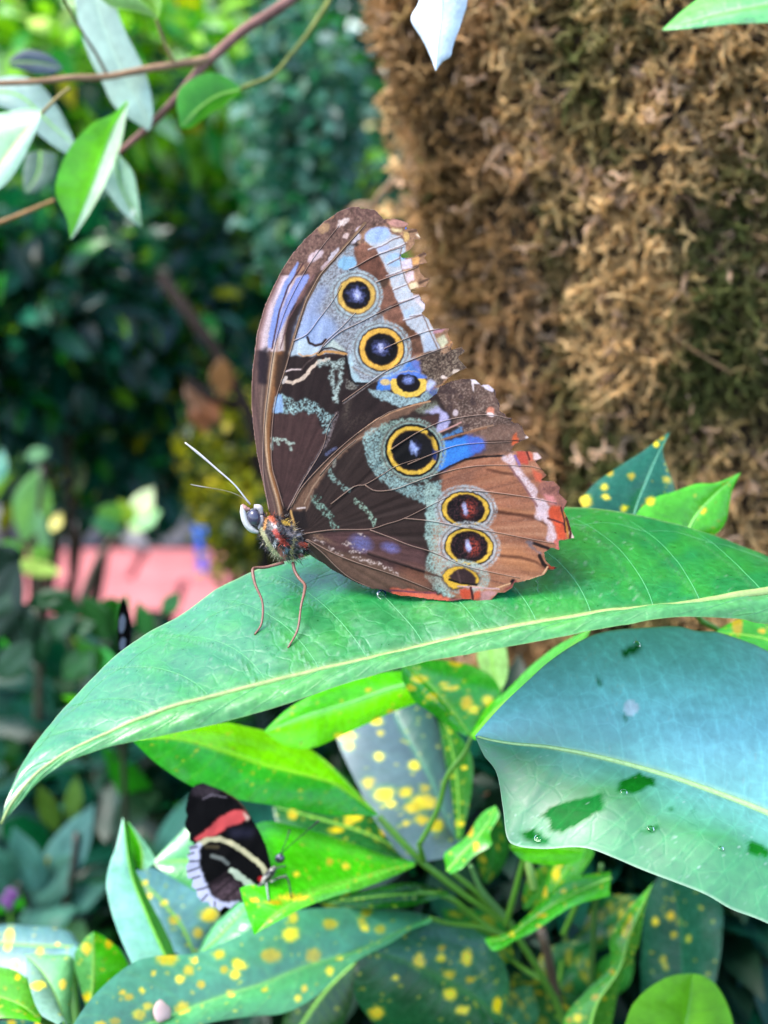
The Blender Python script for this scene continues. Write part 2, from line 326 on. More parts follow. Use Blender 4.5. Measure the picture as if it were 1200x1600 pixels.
def paint_fore():
    p = Paint(386, 316, 736, 824, 1.0, 3, (60, 46, 44)); X, Y = p.X, p.Y
    # margin ground, band cells
    p.poly([(565, 318), (740, 318), (740, 610), (600, 610), (600, 500), (560, 400)], (172, 138, 112), mott=.35)
    # apex, mottled brown
    p.poly([(440, 425), (458, 385), (500, 340), (550, 315), (612, 330), (604, 352), (560, 362), (520, 402), (495, 430), (470, 470), (440, 480)], (132, 104, 96), mott=.4, soft=3)
    p.put(p.blur(np.clip((p.f1 - .6) * 4, 0, 1) * (Y < 420) * (X < 600), .8), (180, 152, 138), alpha=.55); p.put(np.clip((p.m1 - .58) * 8, 0, 1) * (Y < 410), (92, 70, 68), alpha=.7)
    for cx, cy, a, b, r, c in [(536, 347, 11, 5, -35, (240, 225, 222)), (493, 400, 14, 7, -35, (232, 214, 222)), (506, 356, 10, 7, -40, (196, 164, 130)), (556, 373, 10, 5, -45, (226, 220, 232)), (541, 368, 6, 4, -40, (230, 208, 205)),
                               (521, 399, 13, 4, -55, (222, 216, 226)), (563, 357, 8, 3, -35, (215, 200, 210)), (516, 338, 7, 4, -30, (190, 150, 120)), (470, 420, 9, 4, -50, (188, 150, 125)), (508, 415, 9, 4, -50, (215, 195, 200))]:
        p.ell(cx, cy, a, b, c, r, soft=.35, jit=1.5, speck=.2)
    # pale field round the upper eyespots
    p.poly([(452, 556), (459, 524), (468, 495), (479, 469), (500, 432), (524, 405), (548, 382), (562, 392), (585, 430), (595, 455), (594, 480), (602, 500), (622, 510), (640, 530), (648, 556), (640, 575), (610, 592), (575, 604), (558, 592), (548, 575), (545, 557), (520, 552), (490, 556)],
           (184, 194, 206), soft=1.5, jit=2.5, speck=.3)
    p.put(np.clip((p.f2 - .56) * 4, 0, 1) * inside(X, Y, [(455, 545), (480, 470), (530, 405), (570, 410), (590, 470), (600, 500), (560, 560)]), (120, 105, 108), alpha=.55)
    p.poly([(458, 545), (466, 505), (485, 490), (515, 495), (530, 512), (520, 530), (500, 545)], (164, 186, 226), soft=5, jit=3, alpha=.85)
    p.poly([(470, 500), (482, 470), (500, 446), (512, 450), (500, 480), (488, 505)], (158, 176, 216), soft=5, alpha=.7)
    p.ell(542, 411, 15, 11, (152, 197, 228), -5, soft=.25, jit=1.5); p.ell(555, 437, 20, 6, (196, 172, 150), -8, soft=.6, speck=.5)
    # brown squares
    p.poly(U_((575, 262), (622, 228), (690, 262), (722, 322), (762, 402), (762, 452), (802, 512), (832, 560), (852, 640), (902, 690), (942, 740), (950, 800), (872, 830), (850, 752), (802, 680), (715, 600), (712, 500), (702, 440), (592, 345)), (142, 104, 88), mott=.3, jit=1)
    p.poly(T_((380, 710), (610, 595), (630, 680), (690, 760), (710, 810), (580, 860), (500, 800), (400, 730)), (120, 84, 70), mott=.25, soft=1.2, jit=1); p.poly(T_((600, 870), (730, 830), (720, 900), (640, 950)), (98, 76, 62), soft=1.5)
    p.poly(D_((480, 150), (560, 130), (660, 200), (650, 270), (560, 260)), (112, 80, 58), soft=2); p.poly(D_((570, 290), (700, 270), (730, 330), (740, 430), (620, 440)), (118, 88, 72), soft=1.5, mott=.3)
    p.line(T_((390, 700), (600, 600)), 3, (88, 60, 52)); p.line(U_((700, 600), (820, 545)), 5, (92, 66, 58)); p.line(U_((850, 740), (940, 705)), 5, (92, 68, 58))
    # white and blue marginal band with its cells
    p.poly(U_((640, 190), (720, 148), (775, 185), (835, 215), (850, 270), (815, 310), (820, 360), (850, 400), (862, 465), (885, 500), (930, 520), (942, 580), (962, 620), (990, 690), (1000, 730), (1030, 790), (945, 805), (925, 720), (850, 655), (815, 560), (778, 480), (762, 400), (722, 322), (690, 262), (638, 222)), (202, 213, 226), jit=1, speck=.12)
    p.ell(*T_((600, 380))[0], 20, 12, (172, 196, 236), -15, soft=.3); p.ell(*T_((780, 640))[0], 16, 11, (178, 206, 234), -5, soft=.3); p.poly(T_((590, 520), (720, 470), (720, 530), (620, 580)), (186, 198, 230), soft=1.5)
    p.poly(D_((740, 260), (800, 255), (860, 390), (740, 430)), (192, 206, 226), soft=1); p.poly(D_((540, 20), (640, 0), (650, 80), (560, 120)), (186, 206, 228), soft=1)
    for q in [T_((500, 545), (640, 500), (760, 430), (850, 400)), T_((620, 585), (840, 500), (900, 470)), T_((700, 690), (840, 620)), T_((690, 820), (850, 760)), T_((760, 960), (900, 900)), T_((820, 1090), (1000, 1040)), D_((540, 130), (740, 70)), D_((780, 225), (960, 190)), D_((600, 90), (740, 70))]:
        p.line(q, 1.6, (128, 102, 98)); p.line([(x, y - 2.2) for x, y in q], 1.4, (238, 234, 238), alpha=.8)
    for q in [T_((730, 340), (850, 390), (900, 480)), T_((850, 520), (830, 620), (860, 760), (890, 850), (940, 950)), D_((730, 80), (790, 230), (870, 400))]: p.line(q, 1.8, (140, 112, 96))
    # fringe pieces
    for q, c in [(T_((700, 250), (760, 215), (850, 225), (920, 265), (880, 300), (760, 290)), (206, 160, 150)), (T_((740, 310), (860, 320), (850, 350), (760, 350)), (232, 214, 170)), (T_((870, 350), (930, 350), (930, 430), (880, 450)), (222, 190, 132)), (T_((990, 370), (1050, 380), (1040, 410)), (245, 235, 215)),
                 (T_((960, 630), (1040, 600), (1030, 680), (960, 690)), (226, 178, 120)), (T_((840, 650), (950, 630), (960, 720), (850, 740)), (222, 212, 226)), (T_((930, 890), (1010, 870), (1030, 920), (940, 950)), (226, 212, 178)), (T_((880, 780), (970, 750), (980, 850), (910, 880)), (218, 200, 205)),
                 (T_((950, 1010), (1050, 1010), (1100, 1090), (1080, 1160), (980, 1050)), (222, 214, 222)), (D_((810, 250), (830, 215), (950, 195), (900, 235)), (206, 158, 170)), (D_((850, 300), (920, 250), (960, 330), (900, 390)), (206, 206, 178)), (D_((950, 230), (1020, 300), (940, 400), (980, 330)), (222, 168, 122))]:
        p.poly(q, c, soft=.8, jit=1, mott=.15)
    for q in [T_((930, 350), (1020, 330)), T_((1040, 600), (1110, 560)), T_((980, 720), (1060, 700)), T_((1040, 880), (1130, 840)), T_((1060, 1050), (1090, 1080))]: p.line(q, 4, (112, 88, 72))
    # costa streaks
    ys = np.array([316, 380, 430, 480, 520, 553, 593, 617, 643, 667, 702, 733, 757, 777, 795, 824.]); xr = np.array([560, 500, 474, 454, 445, 444, 437, 433, 427.5, 424, 424, 426, 433, 440, 444, 446.])
    yl = np.array([316, 346, 370, 394, 421, 451, 478, 520, 580, 628, 665, 710, 743, 768, 793, 824.]); xl = np.array([560, 506, 479, 458, 440, 425, 413, 401, 393.5, 392, 395, 401, 408, 413, 419, 426.])
    L = np.interp(Y, yl, xl); R = np.interp(Y, ys, xr); sx = (X - L) / np.maximum(R - L, 3); ins = (sx < 1.02) & (Y > 430)
    stops = np.array([0, .06, .14, .3, .42, .52, .60, .68, .74, .84, .92, 1.02])
    lowc = np.array([(150, 118, 110), (96, 74, 72), (122, 98, 94), (112, 90, 86), (128, 108, 100), (98, 78, 72), (150, 124, 102), (206, 182, 156), (160, 124, 92), (150, 108, 72), (116, 82, 58), (84, 62, 50)])
    cc = np.stack([np.interp(sx, stops, lin(lowc)[:, k]) for k in range(3)], -1) * (0.85 + .35 * vnoise(sx * 22, Y / 60, 8))[..., None]
    m = p.blur((ins & (Y > 545)).astype(float), 1.2); p.C += (cc - p.C) * m[..., None]
    upc = np.array([(196, 166, 158), (120, 92, 88), (176, 146, 146), (226, 210, 218), (220, 206, 214), (200, 180, 186), (214, 196, 198), (226, 208, 206), (196, 168, 158), (222, 208, 206), (190, 176, 176), (150, 128, 110)])
    cc = np.stack([np.interp(sx, stops, lin(upc)[:, k]) for k in range(3)], -1) * (0.85 + .35 * vnoise(sx * 20, Y / 50, 9))[..., None]
    m = p.blur((ins & (Y <= 548 + 6 * (vnoise(sx * 12, Y * 0, 4) - .5)) & (Y > 430)).astype(float), 1.0); p.C += (cc - p.C) * m[..., None]
    p.poly([(465, 409), (444, 442), (429, 478), (420, 520), (418, 543), (426, 543), (432, 514), (441, 478), (456, 439), (467, 412)], (154, 174, 232), jit=.6); p.poly([(482, 428), (464, 433), (447, 466), (434, 502), (428, 538), (437, 520), (450, 493), (468, 460), (484, 433)], (154, 168, 224), jit=.6)
    p.line([(474, 412), (450, 448), (436, 488), (425, 545)], 2.6, (92, 62, 70)); p.line([(490, 430), (470, 465), (450, 500), (438, 545)], 1.8, (120, 90, 94))
    p.poly([(404, 546), (418, 541), (421, 560), (417, 600), (404, 602), (402, 570)], (44, 36, 48), soft=2, alpha=.9); p.poly([(432, 553), (452, 553), (444, 580), (434, 612), (428, 600)], (64, 50, 42), soft=2, alpha=.8)
    p.line([(570, 349), (548, 376), (524, 403), (500, 431), (479, 470), (470, 496), (459, 530), (451, 562), (438, 612)], 5, (150, 124, 100), jit=.3); p.line([(572, 350), (550, 376), (526, 403), (502, 431), (481, 470), (472, 496), (461, 530)], 1.5, (92, 74, 62))
    # dark lower half
    p.poly(A_((380, 560), (420, 330), (510, 335), (620, 345), (700, 320), (960, 330), (990, 420), (1010, 560), (1040, 590), (1090, 600), (1300, 560), (1300, 2100), (390, 1900), (330, 1560), (268, 1300), (262, 1000), (290, 850), (330, 690)), (52, 40, 40), soft=1.2, jit=1.5, mott=.12)
    p.poly(A_((290, 880), (400, 865), (520, 850), (600, 880), (700, 880), (722, 980), (772, 1080), (744, 1215), (600, 1400), (520, 1560), (440, 1730), (390, 1760), (340, 1560), (270, 1360), (262, 1060)), (82, 61, 60), soft=1.2, jit=2, mott=.1)
    # pale curl and patch
    p.poly(A_((440, 335), (470, 235), (540, 170), (600, 180), (640, 250), (740, 235), (705, 310), (620, 335), (520, 335)), (190, 208, 222), soft=1.2); p.line(A_((600, 160), (620, 215), (680, 240), (740, 225), (775, 185)), 4, (58, 40, 42)); p.line(A_((520, 315), (560, 340), (640, 330), (700, 305)), 2, (214, 178, 140))
    p.poly(A_((740, 260), (830, 170), (960, 285), (960, 330), (900, 290), (820, 260)), (196, 210, 206), soft=1.2); p.line(A_((690, 320), (760, 268), (830, 262), (900, 285), (975, 310)), 2.4, (48, 34, 34)); p.line(A_((700, 325), (770, 295), (850, 298), (965, 320)), 4.0, (204, 160, 104)); p.line(A_((700, 340), (780, 320), (960, 338)), 2, (58, 42, 38))
    p.line(A_((390, 485), (450, 464), (545, 462)), 2.2, (226, 208, 206)); p.line(A_((372, 570), (460, 590), (560, 548), (640, 450), (722, 385), (800, 365)), 5, (214, 196, 180), jit=1.2); p.line(A_((400, 540), (376, 585)), 5, (205, 196, 190)); p.line(A_((545, 465), (600, 400), (690, 330)), 2, (92, 78, 76))
    p.poly(A_((700, 385), (780, 345), (830, 375), (880, 390), (930, 345), (970, 340), (945, 420), (925, 520), (912, 640), (875, 700), (890, 770), (850, 785), (832, 650), (800, 540), (820, 420), (760, 435), (695, 440)), (186, 205, 202), jit=3, speck=.45)
    p.poly(A_((860, 470), (900, 440), (880, 640), (850, 560)), (64, 50, 48), jit=2.5, soft=1)
    p.poly(A_((985, 320), (1020, 330), (1040, 480), (1100, 560), (1210, 585), (1210, 600), (1040, 598), (1000, 500)), (180, 206, 216), soft=1.2); p.line(A_((960, 335), (985, 450), (1010, 560), (1050, 595), (1200, 598)), 4.2, (34, 28, 32))
    p.poly(A_((955, 560), (1000, 570), (1090, 620), (1040, 655), (960, 660)), (150, 150, 142), speck=.5, jit=3); p.line(A_((940, 780), (1180, 605)), 2.2, (150, 136, 132)); p.poly(A_((960, 760), (1010, 760), (960, 960), (930, 930)), (98, 88, 80), soft=3, speck=.5)
    p.poly(A_((300, 760), (322, 690), (362, 692), (392, 722), (432, 730), (500, 772), (562, 736), (650, 752), (722, 802), (762, 850), (802, 880), (872, 880), (832, 1000), (792, 1100), (760, 1060), (742, 970), (712, 920), (690, 880), (620, 882), (560, 850), (480, 882), (382, 866), (284, 872)), (166, 198, 200), jit=2.6, speck=.6)
    p.poly(A_((300, 770), (325, 690), (365, 710), (380, 800), (370, 865), (284, 872)), (158, 192, 232), jit=1.5, speck=.1)
    for q in [B_((268, 245), (275, 145), (300, 175)), B_((300, 150), (330, 165), (395, 152)), B_((325, 160), (330, 205)), B_((400, 170), (430, 200), (475, 195)), B_((430, 190), (450, 255))]: p.line(q, 4, (182, 200, 190), jit=1.5, speck=.35)
    p.line([(527, 645), (513, 685), (503, 703), (473, 753), (453, 792)], 6, (126, 114, 116), jit=1, speck=.45); p.poly(B_((735, 260), (880, 240), (600, 560), (540, 600)), (44, 36, 42), soft=1.5); p.line(B_((780, 300), (830, 260), (870, 240)), 5, (110, 116, 150), speck=.3)
    p.poly(A_((930, 960), (1200, 840), (1200, 930), (960, 1080)), (76, 64, 60), soft=3, speck=.5)
    # ragged dark corner and third eyespot
    p.poly(D_((690, 480), (760, 430), (885, 395), (900, 440), (1080, 365), (1150, 420), (1150, 570), (1060, 640), (960, 650), (860, 745), (825, 700), (700, 655), (676, 560)), (104, 88, 78), jit=2, mott=.3)
    m = inside(X, Y, D_((690, 480), (880, 400), (1080, 360), (1150, 560), (960, 660), (840, 740), (690, 640))); p.put(np.clip((p.f1 - .55) * 5, 0, 1) * m, (160, 146, 130), alpha=.7); p.put(np.clip((.38 - p.f1) * 6, 0, 1) * m, (56, 46, 44), alpha=.7)
    p.ell(*D_((1040, 610))[0], 7, 5, (225, 210, 196), soft=.4, jit=1.5); p.ell(*D_((920, 660))[0], 5, 3, (220, 205, 196), soft=.4, jit=1.5)
    p.poly(D_((205, 765), (300, 770), (420, 790), (560, 850), (700, 850), (745, 790), (880, 760), (880, 840), (760, 900), (640, 935), (500, 935), (380, 890), (270, 840)), (174, 202, 208), speck=.3, jit=2)
    p.poly(D_((290, 775), (300, 700), (400, 620), (480, 550), (600, 498), (690, 510), (692, 600), (690, 670), (500, 640), (430, 720), (420, 785)), (84, 146, 226), speck=.12, jit=1.5); p.poly(D_((600, 500), (700, 510), (700, 640), (640, 560)), (128, 132, 200), speck=.3, soft=2)
    p.poly(D_((745, 790), (800, 690), (850, 740), (880, 860), (850, 870)), (70, 82, 160), speck=.4, soft=1.5); p.poly(D_((740, 740), (790, 670), (840, 720), (780, 790)), (192, 202, 230), soft=1.5)
    p.line(D_((230, 720), (400, 610), (560, 520), (700, 470), (890, 395)), 2.6, (120, 106, 100)); p.line(D_((60, 560), (120, 600), (230, 640), (310, 625)), 2.2, (160, 148, 140), speck=.3); p.line(D_((230, 215), (280, 110), (420, 0)), 5, (128, 118, 112), speck=.4, soft=2)
    # eyespots
    y1 = (220, 186, 104); g = (178, 198, 206)
    eyespot(p, 557, 461.5, 28.5, 27.5, 21, 21, 0, y1, (150, 128, 96), g); eyespot(p, 596, 545.5, 34, 33, 25, 24, 0, (232, 188, 92), (62, 46, 50), g)
    p.ell(602, 597, 8, 5, (210, 190, 140), soft=.4); p.ell(638.6, 600, 28.5, 21, (232, 202, 100), 0, jit=1, mott=.1); p.ell(638.6, 596, 30, 16, (104, 140, 220), 0, jit=1.5, soft=.2, alpha=(Y < 592) * 1.0); p.ell(628, 594, 9, 10, (36, 22, 34), soft=.15); p.ell(638.5, 599, 18, 14, (26, 18, 26), soft=.08, jit=1)
    p.ell(638, 594, 8, 6, (150, 170, 235), soft=.9, speck=.3)
    for cx, cy in ((557, 461), (595, 543)): p.ell(cx, cy, 11, 11, (120, 130, 190), soft=1.0, jit=4, speck=.35); p.ell(cx + 1, cy, 5, 5.5, (206, 214, 250), soft=1.0, jit=3, speck=.2)
    # scale grain and pale costal rim
    d, _ = pdist(X, Y, FORE[1:18]); p.put(np.clip((1.6 - d) / .8, 0, 1), (196, 164, 150), alpha=.85)
    d, _ = pdist(X, Y, FORE[18:58]); p.put(np.clip((1.5 - d) / .8, 0, 1) * (p.f1 > .4), (120, 94, 80), alpha=.6)
    ww_ = vnoise(np.arctan2(Y - 815, X - 432) * 90, np.hypot(Y - 815, X - 432) / 2.2, 66); p.C *= (0.80 + .20 * p.f2 + .16 * ww_)[..., None]; st_ = vnoise(np.arctan2(Y - 815, X - 432) * 70, np.hypot(Y - 815, X - 432) / 60, 68); p.C *= (.86 + .28 * st_)[..., None]; p.C = np.stack([p.blur(p.C[..., k], .55) for k in range(3)], -1)
    return p
def paint_hind():
    p = Paint(444, 584, 904, 948, 1.0, 40, (66, 51, 48)); X, Y = p.X, p.Y
    ang = np.arctan2(Y - 834, X - 470); rad = np.hypot(Y - 834, X - 470); streak = vnoise(ang * 46, rad / 90, 12) * .6 + vnoise(ang * 120, rad / 40, 13) * .4
    p.put(np.ones_like(X), (62, 49, 46), mott=.1)
    # brown outer field
    p.poly([(690, 740), (742, 713), (800, 703), (850, 700), (910, 760), (910, 900), (800, 935), (735, 945), (700, 930), (676, 880), (676, 820), (690, 770)], (168, 118, 94), soft=3)
    mo = p.blur(inside(X, Y, [(690, 740), (742, 713), (800, 703), (850, 700), (910, 760), (910, 900), (800, 935), (735, 945), (676, 880), (690, 770)]).astype(float), 3)
    p.put(mo * np.clip((streak - .45) * 3, 0, 1), (184, 140, 114), alpha=.7); p.put(mo * np.clip((.42 - streak) * 4, 0, 1), (126, 92, 80), alpha=.6); p.put(mo * np.clip((p.f1 - .6) * 4, 0, 1), (196, 160, 140), alpha=.25)
    p.poly(F_((300, 830), (480, 800), (640, 850), (700, 920), (540, 900), (330, 900)), (172, 120, 92), soft=5, alpha=.5); p.poly(G_((590, 430), (760, 440), (900, 560), (880, 640), (760, 600), (600, 560)), (186, 134, 94), soft=6, alpha=.6)
    for q in [G_((560, 185), (720, 200), (880, 235), (940, 270)), G_((600, 500), (750, 512), (860, 540), (940, 590)), F_((430, 800), (560, 830), (650, 840)), F_((420, 1120), (600, 1160), (800, 1180))]: p.line(q, 5, (104, 66, 50), soft=3, alpha=.8); p.line([(x, y - 5) for x, y in q], 5, (190, 136, 102), soft=4, alpha=.5)  # wing folds painted as shaded creases with lit ridges above
    # ragged upper corner
    top = [(682, 612), (690, 600), (728, 588), (765, 596), (782, 640), (800, 652), (830, 684), (800, 708), (770, 694), (735, 684), (712, 664), (700, 645)]
    p.poly(top, (112, 92, 84), mott=.3, jit=1.5); m = p.blur(inside(X, Y, top).astype(float), 1.5)
    p.put(np.clip((p.f1 - .58) * 5, 0, 1) * m, (168, 150, 140), alpha=.65); p.put(np.clip((p.m1 - .52) * 7, 0, 1) * m * (X < 745), (66, 52, 54), alpha=.75)
    p.poly(F_((240, 500), (420, 440), (560, 430), (700, 440), (760, 540), (640, 600), (580, 680), (330, 690), (380, 600), (330, 540)), (134, 108, 96), soft=2, mott=.2, speck=.2)
    p.ell(744, 595, 8, 5, (238, 232, 240), 20, soft=.3, jit=1); p.ell(761, 604, 12, 4.5, (234, 226, 240), 32, soft=.3, jit=1); p.line(F_((305, 90), (312, 165)), 4, (222, 212, 214), taper=1); p.ell(*F_((450, 330))[0], 6, 7, (216, 150, 128), 20, soft=.4, jit=1); p.ell(*F_((450, 352))[0], 6, 3, (236, 222, 222), 20, soft=.4); p.ell(*F_((165, 340))[0], 4, 5, (205, 192, 198), soft=.5)
    p.poly(F_((620, 600), (630, 540), (660, 500), (680, 580), (690, 605)), (216, 116, 76), soft=1); p.line(F_((340, 580), (460, 572), (640, 568), (740, 566)), 2, (56, 42, 40)); p.ell(*F_((755, 540))[0], 4, 3, (230, 220, 218), soft=.4)
    p.line(F_((230, 510), (330, 470), (470, 440)), 2, (176, 146, 124))
    # lavender, teal and blue patch
    p.poly(E_((600, 150), (720, 78), (800, 130), (862, 232), (840, 290), (720, 352), (735, 250), (770, 165)), (190, 188, 226), soft=1.2, speck=.1); p.poly(E_((480, 100), (560, 75), (720, 40), (760, 90), (640, 160), (560, 150)), (140, 146, 130), soft=2, speck=.4)
    p.poly(E_((530, 200), (650, 180), (772, 162), (725, 250), (700, 345), (640, 300)), (84, 60, 58), soft=1.2)
    p.poly(E_((700, 480), (760, 425), (880, 400), (1000, 368), (1160, 395), (1180, 480), (1060, 560), (930, 612), (800, 690), (730, 700), (720, 600), (690, 540)), (72, 142, 226), soft=1.2, jit=1.5, speck=.06)
    p.put(np.clip((p.f2 - .5) * 3, 0, 1) * inside(X, Y, E_((720, 480), (880, 410), (1000, 400), (1040, 520), (800, 640))), (74, 160, 236), alpha=.7); p.poly(E_((1000, 365), (1170, 390), (1190, 490), (1060, 560), (1040, 450)), (100, 112, 200), soft=3, speck=.35)
    p.poly(E_((740, 390), (850, 342), (965, 285), (985, 315), (880, 365), (760, 415)), (92, 150, 206), soft=1.2, speck=.3); p.line(E_((700, 360), (880, 280), (960, 240)), 2.4, (206, 164, 158)); p.line(E_((740, 415), (960, 350), (1200, 290)), 3, (150, 112, 88))
    p.line(E_((740, 720), (860, 650), (1000, 590), (1200, 560)), 3, (58, 40, 34), soft=1.2); p.line(F_((240, 720), (380, 696), (560, 690)), 3.4, (44, 32, 30))
    # costal band of the hind wing
    p.poly([(450, 800), (455, 792), (471, 763), (498, 732), (528, 703), (564, 672), (611, 640), (641, 631), (672, 626), (640, 646), (612, 656), (590, 672), (560, 690), (533, 712), (510, 737), (492, 765), (480, 795)], (126, 100, 84), soft=1.2, mott=.15)
    p.line([(475, 788), (488, 762), (508, 735), (532, 709), (558, 687), (590, 668)], 1.6, (172, 148, 128)); p.line([(462, 786), (480, 755), (510, 722), (540, 694), (580, 664)], 3, (96, 74, 62), soft=1.5); p.line([(560, 676), (585, 658), (612, 644), (645, 633), (672, 627)], 2.4, (200, 160, 128))
    # mint band
    p.poly(E_((130, 290), (30, 375), (60, 470), (62, 560), (100, 650), (152, 722), (220, 800), (300, 856), (380, 900), (480, 942), (580, 980), (625, 1015), (635, 1060), (632, 1140), (650, 1210), (760, 1210), (740, 1000), (800, 960), (770, 860), (790, 770), (640, 820), (520, 830), (400, 790), (290, 700), (220, 590), (200, 470), (230, 350), (300, 250)), (160, 192, 192), jit=2.2, speck=.42)
    p.poly(G_((60, 90), (75, 200), (60, 350), (100, 470), (62, 560), (70, 655), (150, 765), (240, 805), (290, 800), (230, 740), (185, 690), (175, 600), (190, 560), (270, 560), (170, 500), (165, 400), (260, 300), (150, 250), (150, 180), (180, 60), (150, 0), (60, -60)), (168, 196, 190), jit=2.2, speck=.38)
    p.poly(E_((170, 300), (250, 240), (420, 200), (600, 210), (700, 260), (600, 245), (420, 235), (300, 280), (240, 340)), (150, 176, 166), jit=2, speck=.5)
    # eyespots with rims
    def eye(cx, cy, a, b, ai, bi, rot, ring, red):
        eyespot(p, cx, cy, a, b, ai, bi, rot, (218, 184, 80), (30, 22, 24), ring, dark=(24, 16, 20) if red else (8, 7, 9))
        if red:
            p.put(np.clip((p.f2 - .55) * 4, 0, 1) * (np.hypot((X - cx) / ai, (Y - cy) / bi) < .95), (96, 64, 72), alpha=.6)
            p.ell(cx + 5, cy, 10, 12, (180, 84, 70), 10, soft=1.1, jit=3, speck=.6); p.ell(cx - 1, cy - 1, 3.4, 8.5, (190, 200, 240), -10, soft=.9, jit=1.8, speck=.2)
    eye(727.6, 796, 36.3, 26.5, 28.5, 22.6, 4, (186, 196, 202), True); eye(733, 854, 36.5, 28, 28.6, 23.2, 6, (190, 196, 200), True)
    eyespot(p, 644.6, 703.8, 40, 38, 32, 30.5, 20, (218, 184, 80), (16, 12, 14), (158, 184, 176), dark=(7, 6, 9))
    p.ell(644.6, 703.8, 43.5, 41.5, (12, 9, 12), 20, ring=.915, soft=.04); p.poly(E_((660, 320), (700, 350), (690, 380), (640, 360)), (26, 18, 22), soft=.8); p.poly(E_((700, 490), (745, 500), (735, 600), (690, 590)), (30, 60, 120), soft=1)
    p.poly(E_((560, 345), (700, 380), (705, 500), (690, 600), (600, 560)), (30, 28, 34), soft=3, alpha=.7); p.ell(646.5, 700, 5, 9, (176, 196, 246), -20, soft=.9, jit=2.2); p.ell(649, 700, 8, 11, (90, 96, 150), -10, soft=1, jit=3, speck=.5, alpha=.5)
    p.ell(722, 901, 44, 27, (178, 192, 186), 8, speck=.4, soft=.1); p.poly(G_((185, 640), (225, 590), (300, 570), (375, 583), (432, 620), (465, 660), (455, 705), (360, 732), (260, 750), (198, 695)), (40, 28, 26), soft=1.6, jit=1); p.poly(G_((195, 642), (232, 596), (302, 577), (370, 590), (425, 625), (455, 660), (448, 695), (355, 722), (262, 738), (206, 690)), (228, 188, 76), soft=.8, jit=1)
    p.poly(G_((228, 648), (290, 600), (350, 588), (402, 620), (432, 655), (432, 705), (330, 700), (250, 672)), (70, 52, 54), soft=.9, jit=1, mott=.2); p.line(G_((240, 672), (330, 700), (435, 708)), 3.4, (18, 12, 12)); p.line(G_((300, 610), (320, 690)), 3, (96, 74, 74), soft=1.5)
    p.line(G_((0, 600), (100, 630), (185, 655)), 5, (44, 34, 30), soft=2, taper=2)
    # white marginal band, red marks
    p.poly(F_((545, 715), (560, 690), (620, 665), (662, 700), (655, 765), (702, 812), (765, 900), (832, 960), (834, 1035), (905, 1060), (944, 1120), (925, 1220), (815, 1200), (832, 1100), (792, 1040), (752, 980), (702, 900), (652, 825), (598, 765)), (226, 210, 218), jit=2.6, soft=1.4, speck=.25)
    p.poly(G_((868, 130), (872, 205), (942, 262), (962, 335), (938, 395), (1004, 402), (1018, 350), (982, 260), (935, 200), (965, 160), (905, 100)), (224, 206, 216), jit=2.6, soft=1.4, speck=.25); p.line(F_((598, 765), (702, 905), (792, 1045), (832, 1100)), 3, (150, 110, 112), soft=1.5)
    p.poly(F_((660, 650), (740, 650), (760, 760), (690, 750)), (196, 96, 80), soft=1); p.poly(F_((750, 660), (790, 670), (800, 740), (770, 730)), (206, 120, 96), soft=1); p.poly(F_((795, 655), (850, 665), (870, 720), (800, 720)), (226, 206, 206), soft=1); p.line(F_((650, 690), (690, 770)), 4, (146, 120, 170)); p.line(F_((745, 650), (770, 720)), 3, (104, 44, 44))
    p.poly(F_((780, 790), (860, 830), (880, 900), (820, 900)), (216, 118, 92), soft=1.5); p.poly(F_((850, 900), (1000, 900), (1080, 1080), (1060, 1160), (900, 1040), (840, 990)), (150, 106, 100), soft=2, mott=.3, speck=.2); p.poly(F_((880, 1000), (960, 1010), (1000, 1080), (960, 1100), (900, 1050)), (214, 150, 150), soft=2)
    p.poly(G_((970, 140), (1040, 150), (1070, 250), (1085, 385), (1010, 385), (1015, 330), (985, 255), (950, 210)), (208, 98, 68), soft=1.5, mott=.15); p.line(G_((950, 230), (1060, 265), (1080, 300)), 3, (110, 60, 58)); p.line(G_((1065, 190), (1085, 290), (1105, 380)), 3.5, (196, 140, 70)); p.line(G_((1045, 150), (1070, 240), (1078, 330)), 2.4, (72, 40, 40)); p.ell(*G_((1125, 350))[0], 4, 8, (236, 222, 210), -25, soft=.4); p.line(G_((1085, 230), (1115, 330), (1110, 375)), 4, (90, 50, 48))
    p.line(G_((1010, 400), (1035, 400), (1020, 470)), 7, (206, 128, 120)); p.line(G_((850, 410), (960, 450)), 5, (48, 34, 32)); p.poly(G_((780, 400), (840, 385), (850, 440), (900, 470), (900, 500), (830, 440)), (128, 116, 122), soft=1.2); p.line(G_((890, 500), (920, 560), (960, 590)), 6, (44, 30, 24)); p.ell(*G_((985, 580))[0], 7, 4, (150, 70, 44), 10, soft=.4); p.ell(*G_((1015, 590))[0], 4, 3, (24, 18, 18), soft=.4); p.line(G_((950, 580), (910, 640), (770, 690)), 2.4, (226, 186, 150))
    p.ell(*G_((700, 690))[0], 5, 5, (40, 28, 30), soft=.4); p.line(G_((720, 680), (690, 720), (640, 745)), 3, (150, 90, 84)); p.line(G_((390, 720), (560, 740), (680, 700)), 2, (228, 186, 150)); p.line(G_((300, 720), (600, 740)), 2, (205, 176, 180))
    # lower edge: salmon stripe
    p.poly(H_((840, 690), (1000, 700), (1200, 732), (1210, 785), (1000, 775), (880, 758)), (214, 116, 90), soft=1.2); p.line(H_((850, 712), (1000, 722), (1200, 735)), 3, (120, 70, 90)); p.line(H_((880, 762), (1200, 782)), 2.2, (220, 170, 160))
